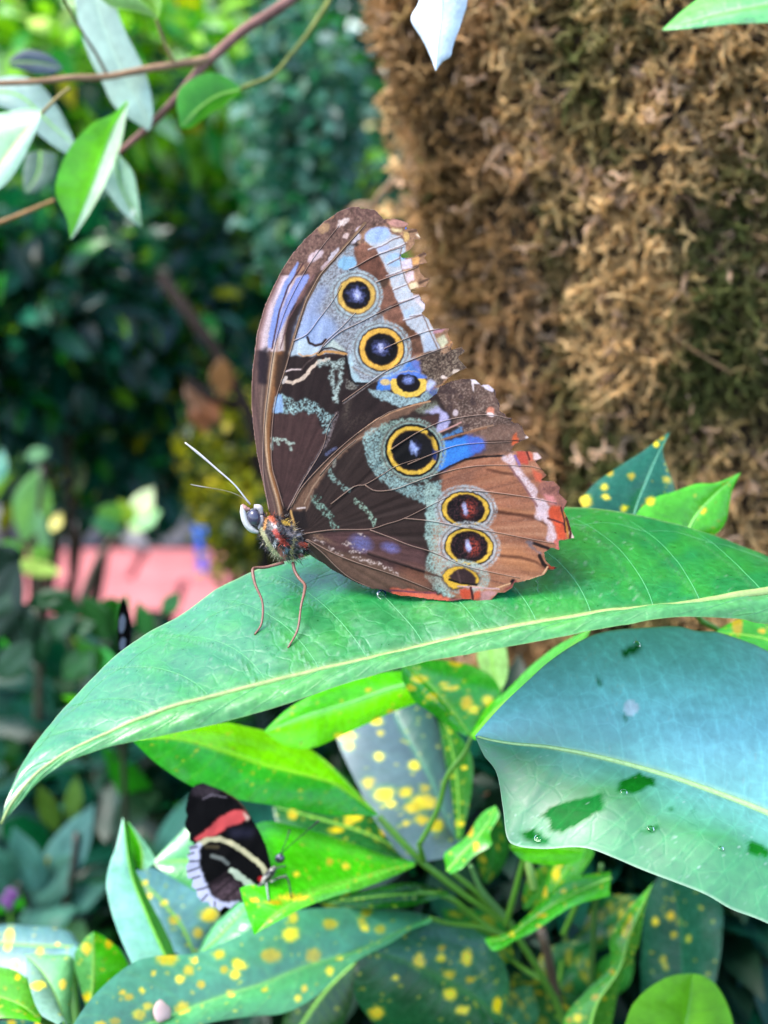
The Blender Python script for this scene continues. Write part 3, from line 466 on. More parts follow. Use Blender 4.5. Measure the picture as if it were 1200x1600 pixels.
    p.poly(G_((0, 762), (100, 775), (240, 800), (260, 830), (200, 840), (0, 805)), (214, 122, 98), soft=1.2); p.poly(G_((310, 740), (400, 730), (390, 810), (330, 810)), (206, 96, 70), soft=1.2); p.poly(G_((420, 750), (470, 760), (460, 800), (410, 810)), (210, 110, 84), soft=1.2); p.line(G_((395, 730), (410, 810)), 4, (80, 44, 46)); p.poly(G_((470, 760), (600, 750), (540, 800), (500, 850), (460, 830)), (196, 156, 160), soft=1.5, speck=.2); p.line(G_((420, 840), (500, 850)), 3, (226, 190, 186))
    p.line(G_((240, 820), (330, 815), (420, 840)), 3, (150, 96, 96))
    # body side lobes
    p.poly(H_((190, 300), (400, 400), (640, 430), (900, 560), (1130, 640), (1180, 720), (840, 690), (720, 712), (560, 640), (330, 480)), (110, 88, 76), soft=3, mott=.12); p.poly(H_((210, 280), (680, 240), (1110, 390), (1130, 560), (900, 560), (640, 440), (400, 390)), (98, 72, 72), soft=3, mott=.12)
    p.poly(H_((195, 330), (320, 400), (420, 520), (560, 630), (720, 715), (600, 690), (430, 610), (260, 480), (200, 400)), (56, 52, 42), soft=1.5, mott=.15); p.line(H_((205, 350), (215, 430), (270, 490), (430, 605)), 2.4, (150, 160, 140)); p.ell(*H_((620, 345))[0], 16, 11, (122, 126, 182), 20, soft=1, speck=.2, alpha=.9); p.ell(*H_((850, 378))[0], 13, 7, (130, 130, 190), 15, soft=1, speck=.2, alpha=.9); p.ell(*H_((1060, 600))[0], 30, 14, (150, 104, 84), 20, soft=1, alpha=.6)  # the two lavender ellipses are a painted sheen
    for q in [H_((480, 340), (560, 360)), H_((540, 410), (660, 410)), H_((370, 380), (480, 440)), H_((550, 450), (780, 510)), H_((800, 520), (920, 590)), H_((590, 260), (650, 290)), H_((250, 310), (340, 350))]: p.line(q, 4, (206, 190, 186), jit=3, speck=.75, soft=1.5)
    p.line(H_((680, 425), (850, 480), (1110, 565)), 5, (46, 32, 30), soft=2); p.line(H_((680, 410), (850, 465), (1110, 545)), 4, (120, 92, 88), soft=3, alpha=.6); p.line(H_((480, 470), (800, 570), (1180, 715)), 3, (82, 64, 54), soft=2)  # fold shading in the colour: dark crease, lighter line above
    # mint flecks near the base
    p.line(H_((250, 10), (330, 80), (372, 130), (392, 190), (425, 220)), 10, (140, 172, 160), jit=3, speck=.72); p.line(H_((580, 10), (640, 55), (690, 110), (722, 190)), 8, (160, 188, 172), jit=3, speck=.6); p.line(B_((810, 450), (850, 540), (920, 600), (985, 632)), 7, (150, 178, 172), jit=3, speck=.62); p.line(B_((862, 350), (850, 420)), 3, (170, 170, 160), jit=2, speck=.4); p.line(B_((650, 690), (720, 720)), 8, (120, 150, 138), jit=3, speck=.7)
    p.poly(B_((450, 840), (590, 830), (605, 1000), (500, 1010)), (44, 36, 36), soft=1.5); p.line(B_((505, 806), (580, 800)), 2.2, (222, 210, 208)); p.line(B_((445, 830), (470, 920), (490, 1010)), 3, (206, 170, 110)); p.line(B_((590, 830), (640, 720), (660, 640)), 1.6, (130, 110, 98))
    p.poly(B_((600, 1040), (700, 1040), (900, 1160), (720, 1100)), (150, 124, 104), soft=2, speck=.4)
    d, _ = pdist(X, Y, HIND[11:68]); p.put(np.clip((1.6 - d) / .8, 0, 1) * (p.f1 > .38), (128, 92, 80), alpha=.55)
    ww_ = vnoise(ang * 90, rad / 2.2, 67); p.C *= (0.80 + .20 * p.f2 + .16 * ww_)[..., None]; p.C *= (.88 + .24 * streak)[..., None]; p.C = np.stack([p.blur(p.C[..., k], .55) for k in range(3)], -1)
    return p
# ---- wing surfaces
def wing_depth(x, y, bx, by, amp):
    a = np.arctan2(y - by, x - bx); r = np.hypot(y - by, x - bx)
    rip = (vnoise(a * 22, r / 160, 71) - .5) * np.clip(r / 160, 0, 1) * amp
    return 0.2570 - (x - 583) * 1.9e-5 + rip
def build_wing(parent, name, p, outline, eyes, veins, bx, by, dz, amp, far=False, eyemask=None):
    X, Y = p.X, p.Y; ny, nx = X.shape
    ins = inside(X + .8 * p.n1, Y + .8 * p.n2, outline)
    D = wing_depth(X, Y, bx, by, amp) + dz
    if far: D = D + 0.0032 + (Y.max() - Y) * 4e-6
    V = P(X, Y, D).reshape(-1, 3); colr = (np.clip(p.C, 0, 1.2) ** 1.17 * KW * np.array([1.07, 1.0, .93])).reshape(-1, 3)
    q = grid_faces(ny, nx)[:, ::-1]
    cm = ins[:-1, :-1] & ins[1:, :-1] & ins[:-1, 1:] & ins[1:, 1:]
    spot = np.zeros_like(ins, int)
    if not far:
        for i, (cx, cy, a, b) in enumerate(eyes): spot[np.hypot((X - cx) / a, (Y - cy) / b) < 1] = i + 1
    fs = spot[:-1, :-1].ravel(); cm = cm.ravel()
    def sub(mask, nm, par):
        f = q[mask]; u, inv = np.unique(f, return_inverse=True)
        f = inv.reshape(-1, 4)
        return mesh(nm, V[u], f[:, ::-1] if far else f, M_wing, par, colr[u])
    wobj = sub(cm & (fs == 0), name, parent)
    if not far:
        for i in range(len(eyes)): sub(cm & (fs == i + 1), 'eyespot', wobj)
        for vn in veins:
            c = spline(vn, max(8, int(np.linalg.norm(np.diff(np.array(vn), axis=0), axis=1).sum() / 7)))
            c = c[inside(c[:, 0], c[:, 1], outline)]
            if len(c) < 3: continue
            dd = wing_depth(c[:, 0], c[:, 1], bx, by, amp) + dz - 0.00004
            r = np.linspace(0.00017, 0.00008, len(c))
            ix = np.clip((c[:, 0] - p.xs[0]).astype(int), 0, nx - 1); iy = np.clip((c[:, 1] - p.ys[0]).astype(int), 0, ny - 1)
            cc = p.blur(p.C[..., 0], 0)[iy, ix]; cl = lin((166, 134, 116)) * .5 + p.C[iy, ix] * .55
            vv, ff = tube_geo(P(c[:, 0], c[:, 1], dd), r, 5)
            cl = np.vstack([np.repeat(cl, 5, 0), cl[:1], cl[-1:]]) * KW
            mesh('vein', vv, ff, M_wing, wobj, cl)
    return wobj
pf, ph = paint_fore(), paint_hind()
mo = empty('butterfly', P(600, 935, 0.2575), 'large brown butterfly with yellow ringed eyespots and torn wing edges, standing on the long leaf', 'butterfly', 'butterflies')
FA, HA = 0.0002, 0.00025
build_wing(mo, 'forewing', pf, FORE, EYES_F, FVEINS, 432, 815, 0.0005, FA)
build_wing(mo, 'hindwing', ph, HIND, EYES_H, HVEINS, 470, 838, 0.0, HA)
class Half: pass
def coarse(p, k):
    h = Half(); h.X = p.X[::k, ::k]; h.Y = p.Y[::k, ::k]; h.C = p.C[::k, ::k]; h.n1 = p.n1[::k, ::k]; h.n2 = p.n2[::k, ::k]; return h
build_wing(mo, 'forewing', coarse(pf, 3), FORE, [], [], 432, 815, 0.0, FA, far=True)
build_wing(mo, 'hindwing', coarse(ph, 3), HIND, [], [], 470, 838, 0.0004, HA, far=True)
# ---- body
def K_(*p): return C(280, 680, 4.704, *p)
DB = 0.2612
def thorax_col(x, y):
    p = Half(); c = np.tile(lin((26, 22, 26)), x.shape + (1,)).reshape(x.shape + (3,)); n = vnoise(x / 2.2, y / 2.2, 5)[..., None]
    c = np.where(n > .66, lin((120, 110, 112)), c)
    def st(pts, w_, col):
        nonlocal c
        d, t = pdist(x, y, pts); c = c + (lin(col) - c) * np.clip((w_ / 2 - d) / .9 + .5, 0, 1)[..., None]
    st(K_((600, 690), (640, 770), (690, 850), (745, 905)), 7, (212, 208, 160)); st(K_((625, 690), (640, 610), (660, 600)), 4, (226, 160, 84)); st(K_((690, 660), (660, 600)), 3, (225, 110, 70))
    st(K_((705, 705), (735, 760), (785, 800)), 8, (214, 84, 66)); st(K_((680, 650), (705, 670)), 5, (235, 222, 226)); st(K_((715, 770), (700, 800)), 5, (226, 226, 224)); st(K_((735, 840), (770, 890)), 8, (196, 122, 108)); st(K_((790, 840), (775, 860)), 5, (150, 170, 190))
    st(K_((770, 640), (800, 650)), 6, (226, 182, 70)); st(K_((820, 580), (850, 700)), 3.4, (214, 190, 140)); st(K_((850, 750), (830, 830), (825, 920)), 3.4, (196, 180, 120)); st(K_((890, 800), (920, 810)), 6, (222, 96, 70)); st(K_((885, 885), (895, 880)), 5, (200, 104, 96)); st(K_((800, 720), (850, 740)), 4, (176, 160, 156)); st(K_((870, 730), (930, 740)), 4, (225, 215, 214)); st(K_((890, 850), (900, 850)), 3, (210, 220, 210)); st(K_((660, 560), (700, 650)), 5, (222, 104, 60))
    return c
v, f, bx, by, un = px_blob(441, 840, DB, 43, 29, 0.0048, 38, 40, 56)
tcol = thorax_col(bx, by) * KW
tx = mesh('thorax', v + 0.0002 * (vnoise(bx / 3, by / 3, 3)[:, None] - .5) * FW, f, M_body, mo, tcol)
# fur on the thorax: fine tapered hairs taking the colour of the scales beneath
hv, hf, hc = [], [], []
for i in range(3200):
    k = RNG.integers(0, len(v)); 
    if un[k, 2] > 0.35: continue
    nrm = un[k] * np.array([1, 1, 1]); r = math.radians(38)
    dx = nrm[0] * math.cos(r) - nrm[1] * math.sin(r); dy = nrm[0] * math.sin(r) + nrm[1] * math.cos(r)
    Ldir = RX * dx - UP * dy + FW * nrm[2] + RNG.normal(0, .35, 3); Ldir += RX * .5 - UP * .1; Ldir /= np.linalg.norm(Ldir)
    b = v[k] + RNG.normal(0, .0003, 3); s = np.cross(Ldir, RNG.normal(0, 1, 3)); s /= np.linalg.norm(s); ln = RNG.uniform(.0006, .0015)
    o = len(hv); hv += [b - s * .00006, b + s * .00006, b + Ldir * ln]; hf.append((o, o + 1, o + 2)); hc += [tcol[k] * RNG.uniform(.7, 1.5)] * 3
mesh('fur', hv, np.array(hf), M_body, tx, np.array(hc), kind='stuff')
v, f, bx, by, un = px_blob(540, 885, DB + 0.0002, 72, 11, 0.0012, 24, 24, 20)
mesh('abdomen', v, f, M_body, mo, (lin((92, 74, 58)) * (0.7 + .5 * (np.sin(bx / 3.2) > 0))[:, None]) * KW)
v, f, bx, by, un = px_blob(399, 810, DB - 0.0002, 16, 17, 0.0023, 30, 26, 30)
hcol = np.where((vnoise(bx / 2, by / 2, 9) > .55)[:, None], lin((150, 140, 140)), lin((40, 34, 36))) * KW
hd = mesh('head', v, f, M_body, mo, hcol)
v, f, bx, by, un = px_blob(396.5, 808.5, DB - 0.0022, 10, 12.6, 0.0013, -14, 26, 30)
mesh('eye', v, f, M_eye, hd, lin((84, 84, 108)) * KW * np.ones((len(v), 1)))
c = P(*np.array(K_((462, 512), (470, 570), (485, 625), (510, 670), (545, 700), (585, 715))).T, DB - 0.0018)
tube('palp', c, [.0003, .0007, .0008, .0008, .0007, .0003], M_body, hd, lin((226, 226, 222)) * KW, n=24)
c = P(*np.array(K_((462, 510), (490, 540), (520, 545))).T, DB - 0.0018); tube('palp', c, [.0003, .0006, .0003], M_body, hd, lin((206, 150, 140)) * KW, n=12)
for q, r0 in ((K_((550, 530), (590, 535), (605, 580)), .0006), (K_((600, 590), (605, 640), (585, 690)), .0005)): tube('head_scale_tuft', P(*np.array(q).T, DB - 0.0018), [r0, r0 * 1.2, r0 * .6], M_body, hd, lin((216, 206, 204)) * KW, n=12)
tube('antenna', P(np.array([391, 383, 366, 340, 312, 289]), np.array([788, 778, 757, 734, 710, 691.5]), np.linspace(DB - .0015, DB - .006, 6)), [.00018, .00016, .00016, .00018, .00022, .00028, .00016], M_body, hd, lin((224, 214, 216)) * .75, n=40)
tube('antenna', P(np.array([389, 378, 360, 338, 312, 298]), np.array([787, 777, 769, 764, 760, 757]), np.linspace(DB, DB + .006, 6)), [.00008, .00005, .00005, .00005, .00006, .0002, .0001], M_body, hd, lin((128, 124, 110)) * KW, n=40)
def leg(pts, dep, parent, col=(150, 100, 82)):
    q = spline(np.c_[np.array(pts), np.array(dep)[:, None] * 1e5], 44); c = P(q[:, 0], q[:, 1], q[:, 2] / 1e5)
    v, f = tube_geo(c, np.interp(np.linspace(0, 1, 44), [0, .3, .34, .7, .73, 1], [.00036, .0003, .00036, .00022, .00026, .00018]), 8)
    cl = lin(col) * KW * (1 + .35 * (np.repeat(vnoise(np.arange(44) * 1.1, np.zeros(44), 3), 8) - .5))[:, None]
    lo = mesh('leg', v, f, M_body, parent, np.vstack([cl, cl[:1], cl[-1:]]))
    sv, sf = [], []; tg = np.gradient(c, axis=0); tg /= np.linalg.norm(tg, axis=1)[:, None]
    for i in list(range(12, 44)) * 2:            # short bristles along tibia and tarsus
        s_ = np.cross(tg[i], RNG.normal(0, 1, 3)); s_ /= np.linalg.norm(s_); t_ = np.cross(tg[i], s_); o_ = len(sv)
        sv += [c[i] + s_ * .00015 - t_ * .00004, c[i] + s_ * .00015 + t_ * .00004, c[i] + s_ * .00055 + tg[i] * .00035]; sf.append((o_, o_ + 1, o_ + 2))
    mesh('bristles', np.array(sv), np.array(sf), M_body, lo, lin((90, 60, 52)) * KW * np.ones((len(sv), 1)), kind='stuff')
LEG1 = K_((770, 935), (640, 970), (560, 975), (540, 1000), (560, 1100), (612, 1230), (606, 1380), (555, 1465)); LEG2 = K_((835, 935), (850, 1000), (880, 1050), (922, 1100), (918, 1160), (895, 1260), (870, 1430), (798, 1565))
# ------------------------------------------------------------------ leaves
def depth_curve(d, n):
    d = np.atleast_1d(np.asarray(d, float))
    return np.interp(np.linspace(0, 1, n), np.linspace(0, 1, len(d)), d) if len(d) > 1 else np.full(n, d[0])
class Leaf:
    """blade spanned between edge A, midrib M and edge B (photo pixels, base -> tip) with depths along each"""
    def __init__(s, A, M, B, dA, dM, dB, nu=60, nv=10, bulge=0.0, wave=0.0, seed=1, fold=0.0):
        a, m, b = spline(A, nu), spline(M, nu), spline(B, nu)
        a[-1] = m[-1]; b[-1] = m[-1]
        da, dm, db = depth_curve(dA, nu), depth_curve(dM, nu), depth_curve(dB, nu)
        k = np.linspace(0, 1, nu) ** 6; da = da * (1 - k) + dm * k; db = db * (1 - k) + dm * k
        PA, PM, PB = P(a[:, 0], a[:, 1], da), P(m[:, 0], m[:, 1], dm), P(b[:, 0], b[:, 1], db)
        t = np.linspace(0, 1, nv + 1)[:, None]
        left = [PA + (PM - PA) * q for q in t[:-1]]; right = [PM + (PB - PM) * q for q in t]
        s.P = np.stack(left + right, 1); s.nu, s.nc = nu, 2 * nv + 1
        s.v = np.linspace(-1, 1, s.nc); s.u = np.linspace(0, 1, nu)
        s.U, s.V = np.meshgrid(s.u, s.v, indexing='ij')
        du = np.gradient(s.P, axis=0); dv = np.gradient(s.P, axis=1); n = np.cross(du, dv); n /= np.linalg.norm(n, axis=2)[..., None] + 1e-12
        if (n[nu // 2, nv] @ (CAM - s.P[nu // 2, nv])) < 0: n = -n; s.flip = True
        else: s.flip = False
        s.N = n; wsp = np.linalg.norm(PA - PB, axis=1)[:, None]
        av = np.abs(s.V); env = np.sin(np.pi * np.clip(s.U, 0, 1)) ** .5
        h = bulge * wsp * av * (1 - av) * 4 + wave * wsp * (fbm(s.U * 7 + seed, s.V * 1.6 + 3, seed, 2) - .5) * env * av - fold * wsp * av
        s.h = h; s.P = s.P + n * h[..., None]
        r = s.P - CAM; s.d = r @ FW; s.px = 600 + (r @ RX) / s.d * FPX; s.py = 800 - (r @ UP) / s.d * FPX
        s.seed = seed
    def at(s, u, v):
        """surface point at (u, v)"""
        i = np.clip(np.asarray(u, float), 0, 1) * (s.nu - 1); j = (np.clip(np.asarray(v, float), -1, 1) + 1) / 2 * (s.nc - 1)
        i0 = np.minimum(i.astype(int), s.nu - 2); j0 = np.minimum(j.astype(int), s.nc - 2); a = (i - i0)[..., None]; b = (j - j0)[..., None]
        p = s.P; return (p[i0, j0] * (1 - a) + p[i0 + 1, j0] * a) * (1 - b) + (p[i0, j0 + 1] * (1 - a) + p[i0 + 1, j0 + 1] * a) * b
    def depth_at(s, x, y):
        q = np.hypot(s.px - x, s.py - y); k = np.argmin(q); return s.d.ravel()[k]
    def pix(s, x, y):
        k = np.argmin(np.hypot(s.px - x, s.py - y)); return s.P.reshape(-1, 3)[k], s.N.reshape(-1, 3)[k]
    def build(s, name, mat, parent, col, extra=None, **kw):
        f = grid_faces(s.nu, s.nc)
        if s.flip: f = f[:, ::-1]
        return mesh(name, s.P, f, mat, parent, np.asarray(col).reshape(-1, 3), extra=extra, **kw)
def ribs(L, n, slant=0.10, start=.06, wv=.010, sides=(-1, 1)):
    """mask of lateral veins on the grid"""
    m = np.zeros_like(L.U); ph = L.U - slant * np.abs(L.V) ** 1.3 - .01 * vnoise(L.U * 30, L.V * 4, 5)
    x = (ph * n) % 1.0; return np.exp(-((x - .5) / (wv * n)) ** 2) * (np.abs(L.V) > .04) * (np.abs(L.V) < .93)
# ---- the long leaf under the butterfly
lf = empty('leaf', P(1330, 930, 0.262), 'long pale green leaf with a cream midrib crossing the picture under the brown butterfly', 'leaf', 'large smooth leaves')
EA = [(1400, 960), (1330, 925), (1200, 870), (1100, 832), (1040, 815), (960, 799), (895, 792), (800, 796), (700, 811), (620, 829), (540, 851), (470, 872), (430, 880), (390, 895), (340, 920), (290, 955), (230, 990), (180, 1025), (130, 1075), (80, 1130), (40, 1185), (12, 1245), (2, 1288)]
EM = [(1400, 880), (1330, 900), (1200, 925), (1120, 938), (1053, 950), (960, 958), (880, 970), (750, 992), (600, 1026), (450, 1060), (350, 1085), (260, 1108), (170, 1145), (107, 1176), (60, 1207), (22, 1250), (2, 1288)]
EB = [(1400, 990), (1330, 978), (1200, 975), (1147, 967), (1045, 965), (973, 976), (880, 994), (780, 1014), (633, 1041), (540, 1068), (450, 1099), (350, 1127), (270, 1146), (195, 1161), (140, 1177), (100, 1193), (60, 1222), (30, 1256), (2, 1288)]
ML = Leaf(EA, EM, EB, [.300, .299, .295, .289, .284, .275, .268, .252, .226], [.262, .254, .2475, .2465, .245, .240, .234, .229, .223], [.256, .249, .2425, .2415, .2395, .2345, .2295, .2262, .223], nu=320, nv=46, bulge=0.03, wave=0.012, seed=5)
av = np.abs(ML.V); rb = ribs(ML, 17, .085, wv=.0022)
phq = (ML.U - .085 * av ** 1.3) * 17; ML.P = ML.P + ML.N * (.00012 * (np.cos(2 * np.pi * phq)) * np.sin(np.pi * np.clip(av, 0, 1)) ** .7 + .0004 * (fbm(ML.px / 34, ML.py / 26, 61, 2) - .5))[..., None]
g = fbm(ML.px / 45, ML.py / 30, 9, 4); g2 = vnoise(ML.px / 7, ML.py / 7, 4)
col = lin((24, 154, 70)) * .54 * (0.84 + .3 * g)[..., None] * (0.95 + .1 * g2)[..., None]
col = col + (lin((60, 182, 30)) * .6 - col) * np.clip((fbm(ML.px / 60, ML.py / 40, 31, 3) - .5) * 2, 0, .4)[..., None]
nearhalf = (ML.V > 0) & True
col = np.where(nearhalf[..., None], col * 1.0 + lin((176, 196, 150)) * .14, col)  # near half painted greyer: dust together with a pale sheen
midw = np.exp(-(ML.V / .028) ** 2); col = col + (lin((176, 206, 120)) * .55 - col) * midw[..., None] * .9
edge = np.clip((av - .975) / .02, 0, 1); col = col + (lin((150, 206, 120)) * .5 - col) * edge[..., None]
col = col + (lin((140, 190, 140)) * .5 - col) * (rb * .2)[..., None]
dust = np.clip((vnoise(ML.px / 2.6, ML.py / 2.6, 77) - .83) * 8, 0, 1) * (vnoise(ML.px / 60, ML.py / 40, 78) > .42); col = col + (lin((190, 214, 190)) * .5 - col) * (dust * .35)[..., None]
rel = -rb * .5 + midw * .5 + .3 * fbm(ML.px / 16, ML.py / 10, 3, 2)
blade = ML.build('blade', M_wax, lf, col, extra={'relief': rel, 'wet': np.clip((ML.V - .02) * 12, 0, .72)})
uu = np.linspace(0.0, 1, 140); c = ML.at(uu, np.zeros(140)) + np.array([0, 0, .00008]); tube('midrib', c, np.linspace(.0013, .00026, 140), M_stem, lf, lin((176, 200, 120)) * .5)
for k in range(17):
    for sd in (-1, 1):
        u0 = (k + .5) / 17 + RNG.uniform(-.006, .006)
        if u0 < .06 or u0 > .95: continue
        v = np.linspace(.02, .86 + RNG.uniform(-.06, .06), 20); u = u0 + .085 * v ** 1.3 + .012 * np.sin(v * 3 + k) * v
        if u.max() > .99: continue
        c = ML.at(u, sd * v) - ML.N[0, 0] * 0; c = c + np.array([0, -.3, 1]) * .00002
        tube('vein', c, np.linspace(.00009, .00003, 20), M_stem, blade, lin((96, 180, 116)) * .6, k=5)
        if sd < 0 and k < 16:          # loop joining to the next vein
            u1 = np.linspace(u[-4], min(u[-1] + .05, .985), 12); v1 = v[-4] + (.5 - v[-4]) * 0 + .05 * np.sin(np.linspace(0, 3.1, 12))
            tube('vein', ML.at(u1, -np.clip(v1, 0, .95)) + np.array([0, -.3, 1]) * .00001, np.linspace(.00006, .00004, 12), M_stem, blade, lin((104, 178, 116)) * .6, k=4)
tube('petiole', np.vstack([ML.at(np.array([0.0]), np.array([0.0])), P(1480, 960, .27)[None], P(1620, 1200, .31)[None], P(1680, 1800, .40)[None]]), [.0012, .0016, .002, .003], M_stem, lf, lin((110, 160, 70)) * .5, n=24)
# butterfly legs end on the blade
for q in (LEG1, LEG2):
    n = len(q); e = ML.depth_at(*q[-1]) - .0003; leg(q, np.interp(np.linspace(0, 1, n), [0, .3, 1], [DB - .002, DB - .004, e]), mo)
# water bead
def drop(x, y, L, r, label, flat=.75):
    p, n = L.pix(x, y); v, f = blob_geo(14, 18); up = n; a = np.cross(up, RX); a /= np.linalg.norm(a); b = np.cross(up, a)
    V = p + r * (v[:, :1] * a + v[:, 1:2] * b + np.maximum(v[:, 2:3], -.15) * flat * up)
    o = mesh('water_drop', V, f, M_water, None, np.ones((len(V), 3)), origin=p); return tag(o, label, 'water drop', 'water drops on the leaves')
m, t, N, Lk = new_mat('water'); out = N.new('ShaderNodeOutputMaterial'); ms = N.new('ShaderNodeMixShader'); fr = N.new('ShaderNodeFresnel'); fr.inputs[0].default_value = 1.38; tp = N.new('ShaderNodeBsdfTransparent'); tp.inputs[0].default_value = (.82, .97, .86, 1); gl = N.new('ShaderNodeBsdfGlossy'); gl.inputs['Roughness'].default_value = .03
Lk.new(fr.outputs[0], ms.inputs[0]); Lk.new(tp.outputs[0], ms.inputs[1]); Lk.new(gl.outputs[0], ms.inputs[2]); Lk.new(ms.outputs[0], out.inputs[0])
M_water = m
drop(596, 930, ML, .0011, 'round green tinted water bead under the lower wing edge of the brown butterfly', .95)
# ---- the broad bluish leaf at the right
l2 = empty('leaf', P(1330, 1340, 0.262), 'broad blue green leaf with wet patches below the long leaf', 'leaf', 'large smooth leaves')
A2 = [(1420, 1130), (1330, 1085), (1200, 1018), (1172, 1004), (1124, 987), (1092, 984), (1060, 977), (1020, 980), (948, 986), (908, 1000), (860, 1032), (820, 1068), (790, 1096), (764, 1124), (742, 1150)]
M2 = [(1420, 1372), (1330, 1330), (1200, 1272), (1120, 1240), (1040, 1212), (940, 1184), (860, 1168), (800, 1162), (765, 1156), (742, 1150)]
B2 = [(1420, 1550), (1330, 1505), (1200, 1442), (1144, 1420), (1100, 1396), (1028, 1368), (964, 1340), (912, 1324), (852, 1327), (808, 1322), (792, 1308), (786, 1264), (776, 1208), (756, 1180), (742, 1150)]
L2 = Leaf(A2, M2, B2, [.292, .290, .288, .284, .276, .266], [.262, .262, .262, .262, .262, .264], [.240, .241, .243, .246, .252, .262], nu=240, nv=44, bulge=.045, wave=.035, seed=12)
g = fbm(L2.px / 60, L2.py / 45, 21, 4); rb = ribs(L2, 22, .07, wv=.003)
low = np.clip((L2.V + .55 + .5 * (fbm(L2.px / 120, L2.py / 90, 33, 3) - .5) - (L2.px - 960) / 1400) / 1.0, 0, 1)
col = (lin((120, 188, 192)) * .9 * (1 - low[..., None]) + lin((44, 154, 80)) * .5 * low[..., None]) * (0.8 + .4 * g)[..., None]  # upper half painted bluer to stand in for the reflected sky
midw = np.exp(-(L2.V / .022) ** 2); col = col + (lin((190, 224, 150)) * .75 - col) * midw[..., None] * .9
edge = np.clip((np.abs(L2.V) - .98) / .015, 0, 1); col = col + (lin((160, 206, 160)) * .5 - col) * edge[..., None]
def J_(*p): return C(740, 960, 2.5, *p)
wet = np.zeros_like(L2.U); jx = L2.px + 10 * (fbm(L2.px / 9, L2.py / 9, 6, 2) - .5); jy = L2.py + 10 * (fbm(L2.px / 9, L2.py / 9, 7, 2) - .5)
for q in [J_((565, 690), (578, 650), (640, 622), (716, 640), (702, 668), (650, 690), (600, 698)), J_((240, 790), (330, 738), (420, 715), (500, 705), (510, 760), (430, 805), (345, 852), (285, 845), (295, 805)), J_((180, 850), (235, 838), (300, 880), (270, 902), (200, 885)), J_((583, 172), (580, 130), (645, 105), (660, 132), (628, 162)), J_((475, 278), (488, 230), (502, 270)),
          J_((1065, 890), (1098, 878), (1155, 915), (1150, 960), (1085, 945)), J_((650, 845), (700, 830), (730, 835), (700, 850)), J_((580, 400), (600, 390), (605, 420), (590, 425)), J_((750, 760), (780, 755), (770, 768)), J_((840, 770), (870, 775), (850, 780))]:
    wet = np.maximum(wet, inside(jx, jy, q) * 1.0)
ww = wet.copy()
for _ in range(1): ww = (ww + np.roll(ww, 1, 0) + np.roll(ww, -1, 0) + np.roll(ww, 1, 1) + np.roll(ww, -1, 1)) / 5
col = col + (lin((20, 120, 30)) * .5 - col) * (ww * np.where((L2.px < 950) & (L2.px > 834) & (L2.py > 1230), .62, 1.0))[..., None]
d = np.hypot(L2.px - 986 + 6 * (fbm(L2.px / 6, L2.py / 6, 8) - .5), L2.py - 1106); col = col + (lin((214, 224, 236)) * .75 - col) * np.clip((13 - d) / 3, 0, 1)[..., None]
dust = np.clip((vnoise(L2.px / 2.6, L2.py / 2.6, 79) - .86) * 8, 0, 1) * (fbm(L2.px / 50, L2.py / 40, 80) > .5); col = col + (lin((200, 224, 214)) * .5 - col) * (dust * .5)[..., None]
col = col * (1 + .16 * rb[..., None]); rel = -rb * .16 + midw * .5 + .25 * fbm(L2.px / 24, L2.py / 14, 3, 2) - ww * .02
b2 = L2.build('blade', M_satin, l2, col, extra={'relief': rel, 'wet': ww})
uu = np.linspace(0, .995, 120); tube('midrib', L2.at(uu, np.zeros(120)) + np.array([0, -.4, 1]) * .00006, np.linspace(.0011, .00025, 120), M_stem, l2, lin((184, 220, 146)) * .75)
for k in range(22):
    for sd in (-1, 1):
        u0 = (k + .5) / 22
        continue
        v = np.linspace(.02, .8, 16); u = u0 + .07 * v ** 1.3
        if u.max() > .985: continue
        tube('vein', L2.at(u, sd * v) + np.array([0, -.4, 1]) * .00001, np.linspace(.00012, .00004, 16), M_stem, b2, lin((100, 170, 150)) * .66, k=4)
tube('petiole', np.vstack([L2.at(np.array([0.0]), np.array([0.0])), P(1500, 1440, .27)[None], P(1620, 1700, .33)[None], P(1660, 2100, .42)[None]]), [.0012, .0016, .002, .003], M_stem, l2, lin((110, 160, 70)) * .5, n=24)
for x, y, r, lb in [(840, 1309, .0009, 'small clear water drop at the lower left corner of the broad leaf'), (976, 1238, .0008, 'small clear water drop on the dark wet patch by the midrib of the broad leaf'), (1128, 1325, .0006, 'tiny clear water drop low on the broad leaf'), (996, 1008, .0009, 'small clear water drop by the top edge of the broad leaf'), (1018, 1296, .0008, 'flat water drop below the midrib of the broad leaf')]:
    drop(x, y, L2, r, lb, .5)
